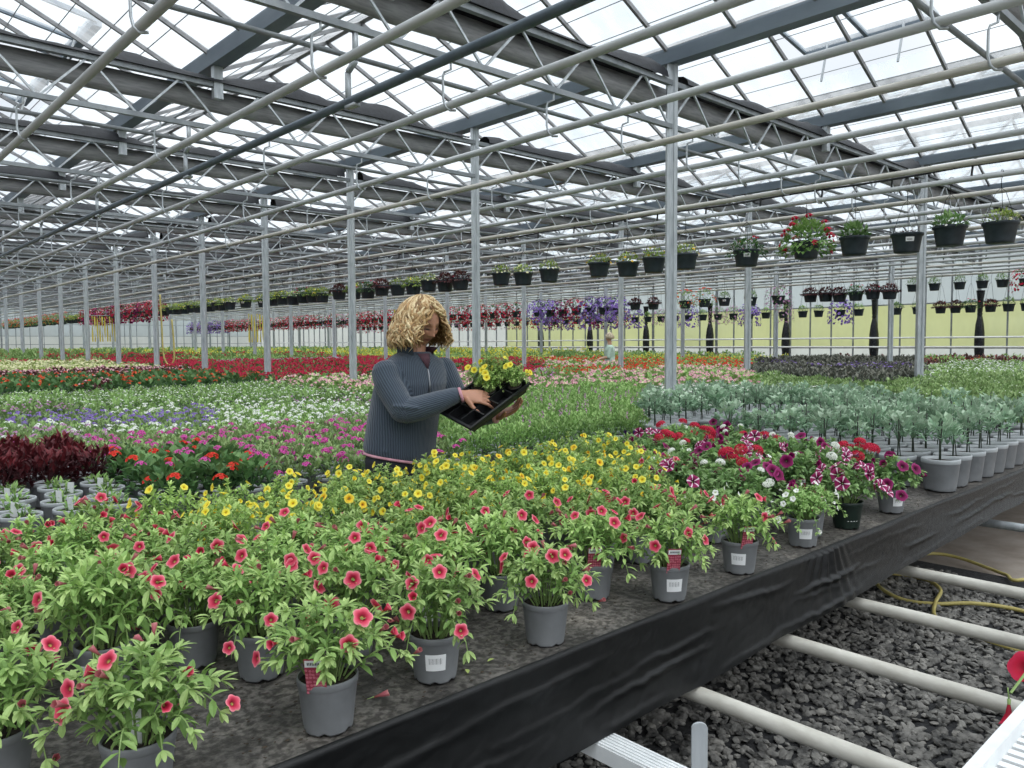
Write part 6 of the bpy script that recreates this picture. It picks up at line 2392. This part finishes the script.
hp_ = [(LU - 0.002, LV * 0.28, 0.0), (LU + 0.02, LV * 0.30, 0.045), (LU + 0.02, LV * 0.5, 0.06), (LU + 0.02, LV * 0.7, 0.045), (LU - 0.002, LV * 0.72, 0.0)]
mb.tube(smooth_path(hp_, 5), 0.011, 8, 0, True, 0.5, 0.6)
build('handle', mb, M['tray'], tray, True)
tr_pots = [(0.62, 0.5, 'yellow calibrachoa in the tray under the fingers of the woman'), (0.88, 0.5, 'yellow calibrachoa at the upper end of the tray'), (0.88, 0.83, 'yellow calibrachoa at the far upper corner of the tray'),
           (0.62, 0.83, 'yellow calibrachoa at the far side of the tray behind the hand'), (0.88, 0.17, 'yellow calibrachoa at the near upper corner of the tray')]
cup = pot_mb(0.036, 0.05, 0.75, 16).mesh('pot', [M['tray']], True)
cup_soil = soil_mb(0.033, 0.044, 12).mesh('soil', [M['soil']], True)
for i, (a, b, lb_) in enumerate(tr_pots):
    t = bpy.data.objects.new('potted_calibrachoa', None)
    COL.objects.link(t)
    t.matrix_world = tm @ Matrix.Translation((LU * a, LV * b, -D_ + 0.003))
    tag(t, lb_, 'potted plant', 'yellow plants in the carry tray')
    link('pot', cup, t)
    link('soil', cup_soil, t)
    f, sp = FOL['yellow'][i % 4]
    sc_ = 0.58
    mt = Matrix.Translation((0, 0, 0.042)) @ tm.to_3x3().inverted().to_4x4() @ Matrix.Diagonal((sc_, sc_, sc_, 1)) @ Matrix.Translation((0, 0, -POT_H * 0.9))
    o = link('foliage', f, t)
    o.matrix_local = mt
    for q in RB.sample(range(len(sp)), 4):
        p, d, u = sp[q]
        o = link('flower', FLW['yellow'][0][RB.randrange(3)], t)
        o.matrix_local = mt @ orient(p + d * 0.01, d + Vector((-0.4, -0.6, 0)), RB.uniform(0, 6), 2.0)

# ------------------------------------------------------------------ the distant person by the side wall
px_, py_ = 15.35, 12.95
far = root('person', (px_, py_, 0), 'distant person in a pale green top half hidden by a grey column', 'person', None, math.atan2(RT.y, RT.x))
fb = MB()
fh = Vector((0.0, 0, 1.60))
head_shape(fb, Matrix.Translation(fh) @ Matrix.Rotation(math.radians(-60), 4, 'Z'))
limb(fb, [(0.02, 0, 1.38), (0.01, 0, 1.5)], [0.056, 0.052])
ring_tube(fb, [(Vector((0.02, 0, z)), Vector((0, a, 0)), Vector((b, 0, 0))) for z, a, b in ((0.82, 0.16, 0.115), (0.95, 0.165, 0.12), (1.1, 0.145, 0.105), (1.28, 0.165, 0.115), (1.38, 0.12, 0.08))], 24)
arms = [(Vector((0.02, -0.18, 1.34)), Vector((-0.04, -0.21, 1.10)), Vector((-0.24, -0.14, 1.05))), (Vector((0.02, 0.18, 1.34)), Vector((-0.04, 0.21, 1.10)), Vector((-0.22, 0.1, 1.05)))]
for s_, (a, b, c) in zip((-1, 1), arms):
    limb(fb, [a, a.lerp(b, 0.5), b], [0.046, 0.042, 0.036])
    limb(fb, [b, b.lerp(c, 0.4), c], [0.036, 0.036, 0.025])
    hand_shape(fb, c, (c - b), (0, 0, 1), s_, (0.4, 0.4, 0.45, 0.5))
flegs = []
for s_ in (-1, 1):
    a, b, c = Vector((0.02, 0.085 * s_, 0.86)), Vector((0.01, 0.09 * s_, 0.46)), Vector((0.02, 0.09 * s_, 0.08))
    flegs.append((a, b, c))
    limb(fb, [a, a.lerp(b, 0.5), b], [0.085, 0.07, 0.052])
    limb(fb, [b, b.lerp(c, 0.4), c], [0.05, 0.05, 0.034])
    limb(fb, [c + Vector((0.04, 0, -0.045)), c + Vector((-0.15, 0, -0.055))], [0.035, 0.028])
fme = fuse('person_body', fb, 0.007, 2, [M['skin']])
fat = fme.attributes.new('tint', 'FLOAT_COLOR', 'POINT')
fat.data.foreach_set('color', np.tile(np.array(lin('#c49a84'), np.float32), len(fme.vertices)))
fme.materials.clear()
fme.materials.append(M['skin'])
link('body', fme, far)
M['mint'] = simple('mint_cotton', '#a9c4b2', '#bfd4c6', 0.9, 0, 30)
M['grey_hair'] = hair_material('pale_hair', '#9a8a72', '#c4b498', '#ddd0b8')
fj = MB()
ring_tube(fj, [(Vector((0.02, 0, z)), Vector((0, a, 0)), Vector((b, 0, 0))) for z, a, b in ((0.88, 0.18, 0.135), (1.0, 0.185, 0.14), (1.1, 0.17, 0.125), (1.28, 0.185, 0.135), (1.37, 0.14, 0.1), (1.41, 0.08, 0.07))], 24)
for a, b, c in arms:
    limb(fj, [a, a.lerp(b, 0.5), b], [0.064, 0.058, 0.05])
gme = fuse('top', fj, 0.01, 3, [M['mint']])
gme.materials.clear()
gme.materials.append(M['mint'])
link('top', gme, far)
ft = MB()
ring_tube(ft, [(Vector((0.02, 0, z)), Vector((0, a, 0)), Vector((b, 0, 0))) for z, a, b in ((0.95, 0.172, 0.128), (0.85, 0.178, 0.13), (0.77, 0.165, 0.11))], 24)
for a, b, c in flegs:
    limb(ft, [a, a.lerp(b, 0.5), b], [0.097, 0.082, 0.064])
    limb(ft, [b, b.lerp(c, 0.5), c], [0.064, 0.058, 0.05])
gme = fuse('trousers', ft, 0.01, 3, [M['trousers']])
gme.materials.clear()
gme.materials.append(M['trousers'])
link('trousers', gme, far)
link('hair', hair_mesh(fh + Vector((0.012, 0, 0.004)), PI * 0.9, random.Random(4), 220, 0.88, 0.05, 0.115).mesh('hair', [M['grey_hair']], True), far)
